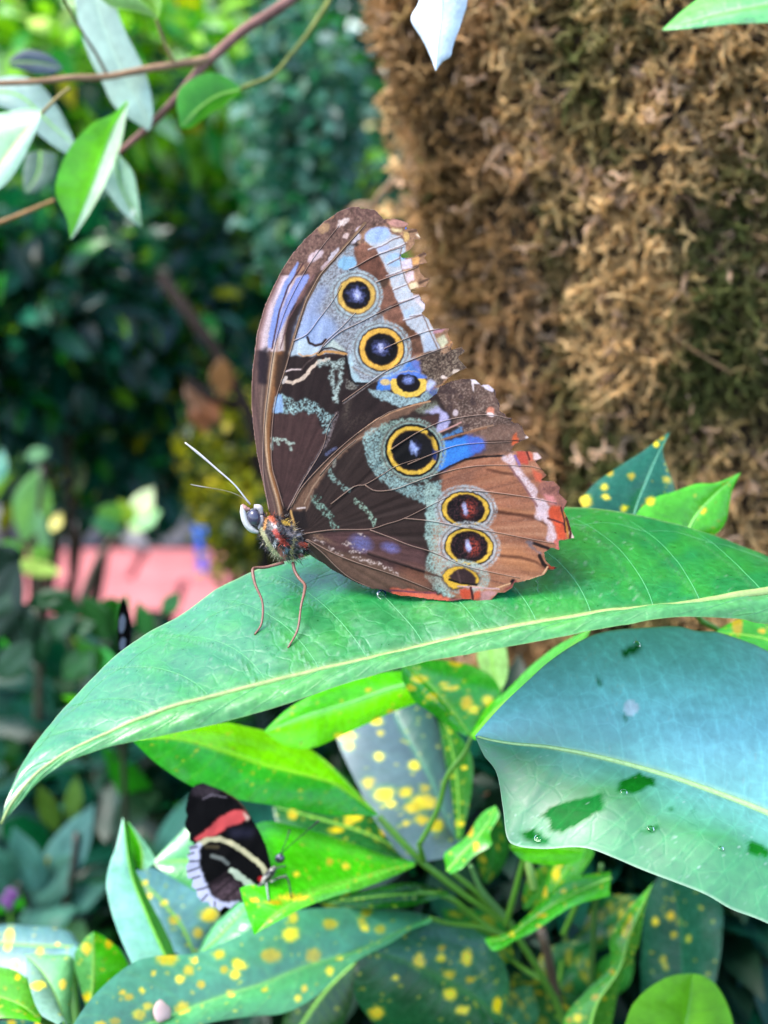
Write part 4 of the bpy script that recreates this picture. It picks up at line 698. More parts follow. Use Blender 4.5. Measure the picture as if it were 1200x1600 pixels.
# ------------------------------------------------------------------ spotted croton shrubs
YEL = (244, 214, 30)
def croton_leaf(parent, A, M, B, dA, dM, dB, col=(40, 118, 44), tip=None, spots=(), nrand=0, rr=(3, 9), nu=120, nv=20, mat=None, bulge=.05, wave=.03, mid=(140, 200, 80), midw=.05, seed=None, label=None, halves=None, k=.9, spotc=YEL, petiole=None):
    seed = seed or int(RNG.integers(1, 9999)); L = Leaf(A, M, B, dA, dM, dB, nu=nu, nv=nv, bulge=bulge, wave=wave, seed=seed)
    cA, cB = (lin(c) * k for c in (halves or (col, col)))
    sidew = np.clip(L.V * 8 + .5, 0, 1)[..., None]; c = cA * (1 - sidew) + cB * sidew
    c = c * (0.7 + .6 * fbm(L.px / 40, L.py / 40, seed, 3))[..., None] * (0.93 + .14 * vnoise(L.px / 6, L.py / 6, seed + 2))[..., None]
    if tip is not None: c = c + (lin(tip) * k - c) * np.clip(L.U * 1.3 - .3, 0, 1)[..., None]
    rb = ribs(L, 13, .09, wv=.006); c = c + (lin(mid) * k * .8 - c) * (rb * .14)[..., None]
    mw = np.exp(-(L.V / midw) ** 2); c = c + (lin(mid) * k * 1.05 - c) * (mw * .85)[..., None]
    sp = [tuple(s) for s in spots]
    for i in range(nrand // 2):
        u, v = RNG.uniform(.06, .93), RNG.uniform(-.92, .92); iu, iv = int(u * (L.nu - 1)), int((v + 1) / 2 * (L.nc - 1)); r = rr[0] + (rr[1] - rr[0]) * RNG.random() ** 2.5
        sp.append((L.px[iu, iv], L.py[iu, iv], r))
    for i in range(nrand * 3 + (len(spots) and 10)):
        u, v = RNG.uniform(.05, .95), RNG.uniform(-.93, .93); iu, iv = int(u * (L.nu - 1)), int((v + 1) / 2 * (L.nc - 1)); sp.append((L.px[iu, iv], L.py[iu, iv], RNG.uniform(1.6, 3.4)))
    jx = L.px + 3 * (vnoise(L.px / 5, L.py / 5, 3) - .5); jy = L.py + 3 * (vnoise(L.px / 5, L.py / 5, 4) - .5)
    for s_ in sp:
        ry = s_[3] if len(s_) > 3 else s_[2] * .85
        q = np.hypot((jx - s_[0]) / s_[2], (jy - s_[1]) / ry); q = q + .35 * (vnoise(L.px / 2.4, L.py / 2.4, 8) - .5); a = np.clip((1.1 - q) / .42, 0, 1) * (1 if s_[2] > 4.2 else .4); c = c + (lin((90, 170, 60)) * k - c) * (np.clip(1.5 - q, 0, .5) * .7)[..., None]
        c = c + (lin(spotc) * (.75 + .25 * math.sin(s_[0] * 1.7)) * np.array([1, 1 + .06 * math.sin(s_[1]), 1 + 2.5 * max(0, math.sin(s_[0] + s_[1]))]) - c) * a[..., None]
    rel = -rb * .5 + mw * .6
    o = L.build('leaf', mat or M_gloss, parent, c, extra={'relief': rel, 'wet': np.zeros(L.U.size)})
    if label: o['label'] = label
    n = 24; tube('midrib', L.at(np.linspace(0, .97, n), np.zeros(n)), np.linspace(.00045, .0001, n), M_stem, o, lin(mid) * k * .95, k=5)
    if petiole: tube('petiole', np.vstack([L.at(np.array([0.0]), np.array([0.0]))] + [P(*q)[None] for q in petiole]), [.0007, .0009], M_stem, o, lin((120, 190, 70)) * k, n=10, k=6)
    return L
K_BR = .8
LIME, DEEP, TEAL, MIDG = (84, 176, 8), (24, 92, 40), (48, 104, 100), (44, 150, 34)
c1 = empty('croton_shrub', P(905, 1700, .40), 'yellow spotted croton shrub with lime and dark leaves carrying the small black butterfly', 'shrub', 'croton shrubs')
# stems
GS = lin((110, 180, 50)) * .4
def stem(parent, pts, r, col=GS, name='stem', n=30): tube(name, np.array([P(*q) for q in pts]), r, M_stem, parent, col, n=n, k=8)
stem(c1, [(592, 1277, .361), (640, 1330, .363), (665, 1352, .365), (722, 1396, .370), (782, 1435, .375), (806, 1452, .378), (822, 1482, .381), (850, 1532, .388), (885, 1600, .395), (905, 1700, .405), (930, 2000, .44), (960, 2600, .55), (990, 3600, .75)], [.0010, .0011, .0013, .0015, .0018, .0019, .0020, .0022, .0024, .003, .003, .004, .005], n=60)
stem(c1, [(652, 1394, .366), (700, 1402, .367), (740, 1432, .372), (775, 1456, .376), (806, 1466, .379)], [.0008, .0010, .0010], n=24)
stem(c1, [(655, 1320, .360), (672, 1290, .358), (687, 1256, .356), (699, 1212, .353), (726, 1176, .351), (736, 1152, .350)], [.0008, .0007, .0006], n=24); stem(c1, [(655, 1320, .360), (662, 1345, .364)], [.0008, .0009], n=6)
stem(c1, [(700, 1358, .366), (740, 1390, .370), (776, 1425, .374), (800, 1445, .377)], [.0007, .0009, .0011]); stem(c1, [(735, 1352, .365), (752, 1390, .369), (775, 1418, .373), (795, 1438, .376)], [.0007, .0010, .0011], lin((120, 180, 100)) * .4)
stem(c1, [(790, 1446, .376), (803, 1400, .370), (816, 1350, .366), (824, 1330, .364)], [.0010, .0007]); stem(c1, [(823, 1342, .366), (829, 1365, .366), (834, 1388, .367)], [.0013, .0013, .0011], lin((176, 214, 110)) * .5)
stem(c1, [(845, 1452, .392), (858, 1500, .396), (870, 1560, .402), (890, 1620, .41), (930, 2000, .44)], [.0016, .0017, .0020, .0026], lin((112, 92, 74)) * .5, 'woody_stem'); stem(c1, [(672, 1434, .362), (700, 1443, .366), (745, 1448, .372), (780, 1458, .377)], [.0006, .0008, .0010])
stem(c1, [(880, 1460, .39), (898, 1420, .385), (915, 1380, .38)], [.0009, .0008]); stem(c1, [(920, 1600, .40), (926, 1500, .39), (930, 1420, .385), (940, 1350, .38)], [.0010, .0009, .0008], lin((80, 140, 50)) * .4)
# leaves
croton_leaf(c1, [(585, 1268), (560, 1240), (500, 1180), (440, 1150), (390, 1136), (340, 1128), (280, 1133), (207, 1156)], [(588, 1272), (547, 1241), (513, 1221), (447, 1204), (400, 1192), (350, 1174), (280, 1155), (207, 1156)], [(590, 1275), (560, 1274), (520, 1274), (450, 1262), (380, 1251), (310, 1233), (250, 1197), (207, 1158)], [.365, .36, .35, .335, .318], [.360, .350, .34, .328, .315], [.358, .345, .332, .322, .314], halves=((124, 214, 4), (48, 166, 40)), nrand=14, rr=(2, 5), label='lime leaf with a glossy darker lower half above the small butterfly', mid=(150, 224, 40), nu=150)  # upper half coloured as lit lime, lower half as the darker side
croton_leaf(c1, [(660, 1048), (600, 1050), (545, 1060), (500, 1078), (450, 1108), (412, 1143)], [(662, 1066), (613, 1075), (547, 1098), (480, 1118), (420, 1141), (412, 1143)], [(664, 1094), (613, 1113), (547, 1143), (490, 1168), (447, 1166), (412, 1143)], [.36, .35, .34, .335], [.352, .345, .337, .332], [.35, .343, .335, .33], halves=((84, 200, 16), (112, 212, 8)), spots=[(530, 1150, 10, 5), (590, 1125, 9, 5), (545, 1163, 8, 5), (575, 1078, 6, 4), (612, 1112, 7, 4)], mid=(130, 210, 110), midw=.1, label='bright green leaf with a pale midrib under the long leaf', petiole=[(690, 1075, .354)], nrand=3)
croton_leaf(c1, [(738, 1146), (756, 1128), (782, 1090), (766, 1055), (715, 1034), (627, 1028)], [(735, 1150), (700, 1105), (667, 1068), (627, 1036)], [(727, 1150), (700, 1134), (673, 1113), (648, 1096), (627, 1060)], [.352, .362, .368, .36, .345], [.350, .348, .343, .336], [.347, .342, .337, .333], col=MIDG, spots=[(656, 1061, 15, 7), (642, 1075, 9, 6), (675, 1089, 10, 6), (704, 1075, 14, 5), (730, 1098, 9, 13), (740, 1108, 8, 8), (762, 1095, 9, 9), (712, 1035, 11, 8), (695, 1068, 8, 4)], nrand=4, rr=(2, 4))
croton_leaf(c1, [(725, 1335), (640, 1345), (592, 1290), (560, 1230), (530, 1165), (528, 1138), (560, 1105), (600, 1072)], [(722, 1332), (690, 1262), (672, 1215), (648, 1173), (622, 1126), (600, 1072)], [(728, 1330), (712, 1250), (700, 1190), (688, 1140), (664, 1105), (600, 1072)], [.375, .365, .372, .38, .392, .40], [.385, .388, .392, .398, .405], [.388, .398, .404, .408, .41], halves=((74, 100, 108), (16, 74, 56)), spots=[(600, 1241, 16, 12), (576, 1223, 9, 9), (634, 1238, 10, 8), (662, 1254, 21, 12), (645, 1262, 13, 9), (664, 1232, 9, 7), (682, 1290, 12, 11), (660, 1281, 11, 8), (592, 1182, 7, 7), (648, 1196, 8, 8), (588, 1126, 10, 7), (541, 1150, 14, 8), (545, 1165, 8, 7), (611, 1257, 8, 6), (595, 1145, 5), (634, 1286, 6), (620, 1090, 8)], nrand=8, rr=(2, 4), mid=(78, 132, 104), nu=150, mat=M_satin, label='dark blue grey leaf with many yellow spots behind the green stem')  # blue grey of the left half is a painted reflection
croton_leaf(c1, [(712, 1310), (704, 1230), (694, 1180), (684, 1120)], [(717, 1312), (716, 1240), (708, 1180), (692, 1118)], [(722, 1310), (736, 1240), (738, 1185), (715, 1145), (692, 1118)], .384, .380, .376, col=(44, 118, 36), spots=[(700, 1170, 4), (725, 1200, 5)], nrand=3)
croton_leaf(c1, [(698, 1358), (694, 1335), (712, 1321), (728, 1307), (752, 1272), (774, 1258)], [(699, 1362), (718, 1340), (745, 1310), (765, 1282), (774, 1258)], [(704, 1366), (722, 1357), (742, 1337), (768, 1320), (766, 1301), (780, 1275), (774, 1258)], .352, .348, .344, col=(72, 170, 40), spots=[(735, 1299, 5, 13), (744, 1322, 6, 8)], label='small bright green leaf with a wavy edge left of the broad leaf')
C7 = croton_leaf(c1, [(650, 1348), (600, 1336), (540, 1313), (470, 1294), (405, 1286), (366, 1330), (378, 1400), (397, 1461)], [(648, 1351), (600, 1362), (540, 1382), (480, 1402), (430, 1430), (397, 1461)], [(647, 1354), (605, 1373), (545, 1396), (485, 1414), (432, 1441), (397, 1461)], [.372, .368, .36, .350, .342, .332, .322, .306], [.362, .346, .332, .320, .311, .306], [.358, .340, .326, .315, .308, .305], halves=((70, 196, 12), (110, 206, 60)), spots=[(460, 1402, 27, 5), (428, 1410, 16, 4), (397, 1406, 8, 4), (540, 1353, 7), (516, 1345, 6), (463, 1366, 7, 5)], nrand=10, rr=(2, 5), nu=150, nv=24, label='green leaf on which the small black butterfly rests')
croton_leaf(c1, [(700, 1394), (650, 1380), (600, 1384), (540, 1400), (508, 1412)], [(700, 1396), (640, 1398), (580, 1402), (508, 1412)], [(700, 1398), (640, 1416), (570, 1419), (508, 1412)], .375, .368, .362, col=(20, 90, 16), nrand=3, rr=(2, 4))  # dark blade put in for the shadow of another leaf
croton_leaf(c1, [(652, 1342), (602, 1290), (542, 1256), (470, 1246), (426, 1258)], [(652, 1346), (580, 1306), (500, 1280), (426, 1260)], [(652, 1350), (590, 1332), (500, 1316), (440, 1296), (426, 1262)], .392, .386, .378, col=(30, 104, 44), spots=[(552, 1277, 15, 9), (545, 1285, 9, 6), (458, 1272, 9, 9), (525, 1297, 12, 5), (600, 1300, 7)], nrand=8, rr=(2, 5))
C9 = croton_leaf(c1, [(672, 1432), (640, 1424), (593, 1422), (527, 1418), (443, 1426), (380, 1458), (310, 1488), (245, 1494), (205, 1506), (150, 1552), (112, 1605), (90, 1650)], [(673, 1434), (620, 1458), (560, 1487), (477, 1511), (410, 1538), (360, 1553), (290, 1578), (200, 1612), (90, 1650)], [(675, 1440), (640, 1454), (613, 1472), (553, 1504), (493, 1557), (443, 1583), (393, 1588), (330, 1598), (250, 1626), (150, 1648), (90, 1650)], [.372, .368, .36, .35, .34, .33, .318, .305, .295], [.365, .358, .348, .336, .325, .31, .295], [.36, .352, .343, .333, .322, .308, .293], halves=((66, 138, 110), (66, 150, 88)),
    spots=[(261, 1496, 17, 13), (295, 1516, 9, 9), (282, 1530, 8, 7), (304, 1501, 6, 5), (343, 1491, 10, 8), (368, 1503, 7, 6), (374, 1508, 11, 9), (367, 1523, 9, 8), (314, 1538, 7, 6), (350, 1515, 6, 6), (424, 1493, 17, 12), (455, 1460, 14, 12), (458, 1434, 9, 10), (490, 1494, 13, 13), (516, 1444, 12, 9), (572, 1424, 9, 9), (565, 1440, 8, 8), (570, 1450, 7, 6), (594, 1452, 9, 7), (285, 1575, 12, 10), (218, 1585, 11, 9), (231, 1572, 8, 7), (192, 1551, 7, 5), (202, 1558, 8, 6), (222, 1548, 6, 5), (360, 1552, 7, 6), (475, 1544, 6, 6), (466, 1560, 6, 6), (413, 1547, 6, 4), (180, 1596, 9, 6), (157, 1600, 9, 6), (240, 1521, 5), (262, 1520, 4), (530, 1497, 7, 5), (515, 1517, 7, 8), (300, 1550, 4)], nrand=16, rr=(2, 4), nu=240, nv=36, mid=(126, 190, 110), mat=M_satin, wave=.05, label='long grey green leaf with big yellow spots along the bottom')
croton_leaf(c1, [(209, 1512), (188, 1465), (174, 1425), (166, 1382), (172, 1348), (182, 1320), (192, 1277)], [(262, 1500), (246, 1466), (226, 1420), (206, 1368), (197, 1318), (192, 1277)], [(274, 1490), (258, 1452), (238, 1415), (222, 1380), (208, 1345), (203, 1312), (192, 1277)], [.332, .336, .342, .352], [.336, .339, .344, .352], [.352, .352, .352, .352], k=.7, halves=((120, 196, 170), (62, 176, 8)), label='upright folded leaf with a shiny pale left half', bulge=.02, wave=.06, mat=M_satin, mid=(120, 200, 60), midw=.06)  # pale left half has the sky's reflection painted into its colour
croton_leaf(c1, [(213, 1356), (206, 1330), (202, 1300), (199, 1282)], [(222, 1360), (222, 1330), (210, 1300), (199, 1282)], [(230, 1358), (242, 1342), (222, 1310), (199, 1282)], .352, .350, .347, halves=((60, 160, 10), (130, 190, 160)))
croton_leaf(c1, [(312, 1492), (345, 1442), (328, 1408), (290, 1383), (240, 1357), (206, 1362)], [(305, 1495), (285, 1450), (250, 1405), (206, 1362)], [(290, 1500), (262, 1477), (240, 1440), (220, 1400), (206, 1362)], [.375, .378, .38], .372, [.368, .37, .375], col=(76, 132, 140), spots=[(327, 1430, 15, 12), (272, 1438, 9, 8), (309, 1458, 8, 9), (256, 1412, 6, 6), (233, 1400, 6, 6), (226, 1380, 5, 5)], nrand=3, mat=M_satin, rr=(2, 4), label='blue grey spotted leaf behind the small butterfly')  # base colour includes a painted bluish reflection
croton_leaf(c1, [(306, 1494), (330, 1452), (368, 1415), (392, 1400)], [(308, 1495), (345, 1462), (378, 1425), (392, 1400)], [(312, 1496), (352, 1480), (384, 1457), (396, 1440), (392, 1400)], .358, .354, .35, col=(66, 172, 84), mat=M_wax)
croton_leaf(c1, [(345, 1400), (335, 1300), (300, 1288), (270, 1314), (238, 1348)], [(345, 1402), (310, 1350), (238, 1348)], [(345, 1404), (310, 1398), (280, 1380), (238, 1348)], .392, .388, .384, col=(70, 168, 76), mat=M_wax)
croton_leaf(c1, [(782, 1600), (795, 1530), (764, 1470), (702, 1438), (642, 1446), (566, 1478)], [(778, 1600), (753, 1567), (702, 1536), (642, 1506), (566, 1480)], [(770, 1610), (695, 1640), (610, 1620), (556, 1560), (560, 1510), (566, 1482)], [.39, .392, .388, .38, .372], [.382, .376, .370, .366], [.378, .372, .366, .362], halves=((52, 112, 92), (22, 92, 52)), spots=[(655, 1501, 9, 13), (729, 1496, 9, 14), (702, 1523, 9, 8), (703, 1553, 11, 10), (777, 1570, 7, 13), (722, 1578, 11, 7), (588, 1582, 12, 10), (688, 1497, 7, 7), (690, 1482, 6, 6), (735, 1531, 7, 5), (618, 1528, 5, 5)], nrand=14, rr=(2, 5), nu=150, nv=26, mid=(60, 128, 60), label='dark green spotted leaf at the bottom middle')
croton_leaf(c1, [(560, 1500), (470, 1520), (440, 1600), (420, 1680)], [(556, 1503), (500, 1560), (420, 1680)], [(556, 1506), (545, 1580), (500, 1650), (420, 1680)], .395, .39, .388, col=(16, 70, 22), nrand=3, rr=(2, 3))  # deep green chosen as unlit, shade is in the colour
croton_leaf(c1, [(955, 1362), (907, 1368), (875, 1381), (843, 1411), (811, 1443), (789, 1459), (757, 1466)], [(955, 1372), (907, 1392), (868, 1412), (830, 1438), (790, 1466), (757, 1470)], [(953, 1400), (907, 1412), (875, 1428), (837, 1454), (805, 1470), (773, 1486), (757, 1470)], .366, .36, .352, col=(62, 166, 30), spots=[(845, 1430, 10, 4), (800, 1460, 6, 5), (880, 1392, 6, 5), (842, 1447, 6, 3)], nrand=5, rr=(2, 4), label='bright green leaf under the broad leaf')
croton_leaf(c1, [(840, 1426), (850, 1390), (864, 1352), (900, 1320)], [(844, 1428), (868, 1385), (890, 1350), (900, 1320)], [(850, 1430), (878, 1398), (908, 1366), (928, 1330), (900, 1320)], .374, .37, .366, col=(66, 160, 28), spots=[(869, 1366, 8, 12), (874, 1350, 6, 7), (852, 1394, 5, 9), (848, 1411, 4, 5)])
croton_leaf(c1, [(797, 1322), (840, 1300), (880, 1302), (915, 1325)], [(797, 1324), (840, 1322), (880, 1325), (915, 1330)], [(797, 1326), (820, 1345), (870, 1352), (905, 1345), (915, 1332)], .36, .355, .35, col=(84, 190, 10))
croton_leaf(c1, [(736, 1146), (760, 1106), (792, 1078), (830, 1040), (872, 1008), (925, 980)], [(738, 1152), (775, 1110), (815, 1078), (860, 1040), (925, 980)], [(742, 1156), (790, 1130), (830, 1100), (870, 1060), (905, 1020), (925, 980)], [.345, .335, .325], [.342, .332, .322], [.338, .328, .32], col=(72, 176, 26), label='bright green leaf along the upper left rim of the broad leaf')
croton_leaf(c1, [(744, 1010), (748, 1040), (762, 1066), (780, 1088)], [(765, 1005), (770, 1040), (780, 1088)], [(790, 1005), (794, 1050), (780, 1088)], .38, .376, .372, col=(150, 200, 120))
# second croton, bottom left
c2 = empty('croton_shrub', P(60, 1900, .34), 'yellow spotted croton shrub with pale shiny leaves in the bottom left corner', 'shrub', 'croton shrubs')
stem(c2, [(110, 1480, .372), (120, 1560, .366), (125, 1640, .37), (100, 1900, .40), (80, 2600, .55), (60, 3600, .75)], [.0012, .0014, .0016, .002, .003, .004]); stem(c2, [(60, 1592, .32), (95, 1610, .335), (125, 1640, .37)], [.0008, .0012])
croton_leaf(c2, [(122, 1478), (110, 1456), (60, 1447), (0, 1445), (-70, 1462)], [(122, 1480), (60, 1478), (0, 1474), (-70, 1466)], [(122, 1482), (105, 1512), (50, 1526), (-20, 1520), (-70, 1470)], .38, .37, .362, k=.62, col=(84, 144, 140), spots=[(15, 1462, 8, 12), (62, 1487, 7, 7), (24, 1508, 8, 8), (12, 1480, 6, 7)], nrand=6, mat=M_satin, rr=(2, 5))
croton_leaf(c2, [(90, 1602), (62, 1582), (46, 1540), (38, 1491)], [(102, 1602), (88, 1560), (66, 1520), (38, 1491)], [(108, 1600), (112, 1540), (113, 1496), (80, 1492), (38, 1491)], [.298, .31, .336], [.308, .322, .338], [.322, .334, .340], k=.62, halves=((140, 190, 160), (110, 190, 110)), spots=[(60, 1540, 12, 8), (98, 1538, 6, 9)], mat=M_satin, label='pale shiny leaf with its tip pointing up')
croton_leaf(c2, [(135, 1575), (115, 1502), (130, 1470), (146, 1455)], [(142, 1577), (146, 1520), (146, 1455)], [(160, 1565), (198, 1518), (190, 1488), (165, 1465), (146, 1455)], .352, .348, .352, halves=((90, 170, 90), (70, 180, 14)), spots=[(137, 1558, 10, 8), (152, 1570, 6, 6), (135, 1482, 8, 11), (170, 1475, 7, 8), (176, 1536, 9, 6), (190, 1527, 6, 5)], nrand=4, rr=(2, 5))
croton_leaf(c2, [(62, 1592), (52, 1545), (22, 1516), (-40, 1506)], [(62, 1594), (28, 1568), (-40, 1545)], [(62, 1598), (30, 1592), (-10, 1590), (-60, 1590), (-40, 1560)], .322, .315, .31, halves=((110, 196, 70), (84, 186, 10)), spots=[(27, 1527, 6, 6)], nrand=3)
croton_leaf(c2, [(150, 1640), (100, 1598), (40, 1592), (-50, 1600)], [(150, 1645), (60, 1625), (-50, 1610)], [(150, 1650), (60, 1665), (-50, 1630)], .335, .325, .318, col=(40, 110, 100), spots=[(18, 1597, 8, 5), (60, 1600, 6, 4)], nrand=6)
# third croton, lower right
c3 = empty('croton_shrub', P(1010, 1900, .42), 'croton shrub with a yellow streaked leaf and a round lime leaf at the bottom right', 'shrub', 'croton shrubs')
stem(c3, [(900, 1640, .40), (960, 1720, .405), (1010, 1900, .42), (1040, 2600, .56), (1050, 3600, .76)], [.0012, .0016, .002, .003, .004]); stem(c3, [(1065, 1625, .42), (1050, 1700, .42), (1010, 1900, .42)], [.001, .0014]); stem(c3, [(1065, 1645, .345), (1050, 1720, .37), (1010, 1900, .42)], [.001, .0016]); stem(c3, [(1180, 1520, .52), (1170, 1620, .52), (1100, 1800, .48), (1010, 1900, .42)], [.0012, .0018])
croton_leaf(c3, [(880, 1640), (883, 1589), (917, 1547), (953, 1507), (953, 1467), (979, 1425), (1021, 1378)], [(915, 1640), (932, 1570), (968, 1515), (984, 1460), (1021, 1378)], [(950, 1640), (957, 1595), (973, 1521), (996, 1482), (1007, 1425), (1021, 1378)], .368, .364, .372, halves=((82, 168, 56), (70, 140, 40)), spots=[(982, 1450, 7, 18), (976, 1458, 6, 9), (931, 1559, 7, 6), (945, 1561, 5, 4), (903, 1591, 8, 7), (890, 1594, 6, 5), (957, 1518, 5, 6), (985, 1436, 5, 10)], nrand=9, rr=(2, 5), label='narrow upright leaf with a yellow streak')
croton_leaf(c3, [(1040, 1640), (1004, 1560), (1004, 1460), (1014, 1398), (1042, 1352)], [(1062, 1640), (1066, 1520), (1060, 1430), (1042, 1352)], [(1085, 1640), (1112, 1560), (1128, 1470), (1120, 1400), (1042, 1352)], .415, .41, .40, col=(26, 84, 66), spots=[(1024, 1440, 5, 7), (1048, 1431, 6, 7), (1053, 1460, 5, 6), (1076, 1466, 4, 6), (1036, 1500, 4, 7), (1040, 1512, 4, 6), (1060, 1440, 4, 6)], nrand=5, rr=(2, 4), mat=M_gloss, label='large dark teal leaf in the shade under the broad leaf', mid=(34, 96, 70))
croton_leaf(c3, [(960, 1650), (974, 1608), (988, 1572), (1012, 1545), (1048, 1525), (1082, 1521)], [(1062, 1650), (1076, 1575), (1082, 1521)], [(1160, 1650), (1148, 1610), (1140, 1578), (1122, 1543), (1102, 1526), (1082, 1521)], [.335, .338, .342], [.34, .344, .345], [.342, .346, .346], col=(104, 176, 22), mat=M_soft, wave=.02, label='round lime green leaf at the bottom edge', mid=(120, 190, 60), midw=.02)
croton_leaf(c3, [(1182, 1520), (1158, 1482), (1164, 1450), (1192, 1426)], [(1184, 1520), (1174, 1480), (1192, 1426)], [(1188, 1520), (1196, 1480), (1192, 1426)], .52, .515, .515, col=(140, 168, 130), mat=M_wax)
croton_leaf(c3, [(1160, 1580), (1168, 1540), (1196, 1500), (1240, 1480)], [(1170, 1580), (1195, 1530), (1240, 1480)], [(1190, 1590), (1230, 1550), (1240, 1480)], .53, .525, .525, halves=((150, 180, 160), (90, 130, 90)), mat=M_wax)
# fourth croton, behind the long leaf by the trunk
c4 = empty('croton_shrub', P(1060, 930, .325), 'spotted croton sprig with a dark and a bright leaf before the mossy trunk', 'shrub', 'croton shrubs')
stem(c4, [(995, 830, .318), (1060, 930, .322), (1130, 1000, .33), (1260, 1100, .35), (1300, 1500, .40), (1320, 2300, .52), (1300, 3600, .76)], [.0008, .001, .0013, .0016, .002, .003, .004], n=40); stem(c4, [(1065, 852, .316), (1070, 900, .32), (1080, 950, .324)], [.0008, .001]); stem(c4, [(1235, 1012, .326), (1252, 1060, .34), (1265, 1110, .351)], [.0008, .0012])
croton_leaf(c4, [(980, 835), (930, 812), (905, 783), (914, 772), (933, 752), (968, 728), (1000, 708), (1024, 690), (1047, 674)], [(988, 838), (992, 800), (1008, 757), (1026, 715), (1047, 674)], [(1000, 838), (1050, 790), (1056, 767), (1045, 735), (1036, 708), (1039, 692), (1047, 674)], [.312, .316, .322, .326], [.318, .322, .327], [.322, .326, .328], col=(34, 104, 84), spots=[(914, 783, 11, 10), (953, 739, 6, 6), (986, 744, 6, 6), (944, 761, 6, 6), (1017, 783, 7, 7), (1042, 750, 7, 6), (1025, 694, 5, 5), (1034, 684, 5, 5), (976, 794, 6, 6), (1008, 793, 6, 5), (947, 776, 5, 5)], mid=(70, 150, 120), label='dark teal leaf with yellow dots pointing up before the trunk')
croton_leaf(c4, [(1055, 850), (995, 812), (1019, 780), (1056, 767), (1088, 756), (1120, 754), (1158, 738)], [(1065, 852), (1085, 810), (1115, 775), (1158, 738)], [(1080, 852), (1107, 839), (1123, 831), (1136, 809), (1144, 767), (1158, 738)], [.31, .313, .316, .318], [.314, .317, .319], [.316, .318, .32], col=(84, 188, 40), spots=[(1017, 783, 7, 7), (1098, 798, 7, 6)], mid=(130, 210, 90), label='bright green leaf pointing right before the trunk')
croton_leaf(c4, [(1240, 1008), (1200, 975), (1160, 966), (1120, 985)], [(1240, 1012), (1180, 995), (1120, 988)], [(1240, 1020), (1190, 1030), (1120, 990)], .326, .322, .318, col=(70, 180, 50), spots=[(1152, 980, 9, 16), (1190, 986, 6)])
# ---- fallen petal on the spotted leaf, and small flowers
p_, n_ = C9.pix(251, 1581); v, f = blob_geo(10, 16); a = np.cross(n_, RX); a /= np.linalg.norm(a); b = np.cross(n_, a)
V = p_ + n_ * .0009 + .0026 * v[:, :1] * a * (1 + .2 * np.sin(3 * np.arctan2(v[:, 1], v[:, 0])))[:, None] + .0028 * v[:, 1:2] * b + v[:, 2:3] * .0007 * n_
o = mesh('petal', V, f, M_soft, None, lin((232, 205, 214)) * .8, origin=p_); tag(o, 'pale pink fallen petal lying on the long spotted leaf', 'petal')
# ------------------------------------------------------------------ small butterflies
def S_(*p): return C(250, 1200, 4.444, *p)
sb = empty('butterfly', P(425, 1400, .318), 'small black butterfly with a red band and white fringed hindwing, on a green croton leaf', 'butterfly', 'butterflies')
sp_ = Paint(284, 1216, 432, 1426, 1.2, 90, (8, 8, 11))
FW2 = S_((300, 100), (250, 112), (225, 130), (195, 200), (180, 250), (172, 300), (185, 330), (168, 380), (176, 420), (200, 455), (200, 500), (240, 535), (300, 520), (560, 600), (740, 760), (775, 700), (765, 640), (740, 540), (690, 430), (640, 350), (590, 270), (520, 200), (430, 150))
HW2 = S_((420, 475), (300, 495), (240, 530), (195, 540), (205, 590), (180, 600), (200, 640), (175, 680), (185, 740), (190, 770), (225, 775), (215, 825), (250, 850), (255, 890), (290, 935), (330, 930), (350, 965), (390, 970), (410, 1000), (450, 965), (490, 980), (530, 945), (620, 885), (690, 832), (755, 800), (768, 720), (700, 640), (600, 560), (500, 500))
p = sp_
p.poly(S_((220, 120), (320, 100), (420, 150), (400, 190), (300, 200), (220, 180)), (62, 54, 62), soft=2, speck=.3); p.line(S_((300, 215), (360, 185), (460, 205)), 2, (120, 112, 124), speck=.3); p.line(S_((440, 160), (540, 220), (600, 300)), 2.4, (84, 64, 50))
p.poly(S_((530, 290), (585, 300), (620, 350), (590, 355), (555, 385), (480, 405), (425, 450), (350, 480), (250, 505), (236, 490), (310, 440), (370, 380), (425, 345), (480, 305)), (214, 84, 86), jit=1.5, soft=1); p.poly(S_((570, 300), (620, 345), (600, 360)), (216, 200, 180), soft=1.2)
p.poly(S_((470, 430), (640, 420), (640, 470), (500, 480)), (40, 40, 58), soft=4)
hind = inside(p.X, p.Y, HW2)
p.put(p.blur(hind.astype(float), .6), (7, 7, 9))
p.poly(S_((350, 830), (480, 760), (640, 860), (560, 930), (400, 960)), (92, 74, 82), soft=4, speck=.35); 
for q in [S_((560, 720), (380, 870)), S_((600, 780), (440, 920)), S_((500, 700), (330, 820))]: p.line(q, 3, (36, 28, 32), soft=2)
p.line(S_((270, 530), (330, 498), (410, 490), (500, 525), (600, 590), (700, 670), (745, 740)), 8, (206, 200, 160), jit=1); p.line(S_((320, 545), (400, 548)), 6, (70, 62, 44), soft=3)
p.line(S_((360, 610), (430, 630), (470, 665)), 6, (110, 116, 112), soft=2); p.line(S_((505, 715), (560, 760), (620, 800), (650, 845)), 11, (188, 204, 180), jit=2, soft=1.2)
p.poly(S_((280, 520), (235, 540), (180, 545), (160, 760), (230, 900), (400, 1010), (560, 950), (540, 925), (440, 935), (350, 890), (330, 830), (300, 760), (275, 680), (270, 600), (290, 540)), (204, 208, 236), jit=2, soft=1, alpha=hind * 1.0)
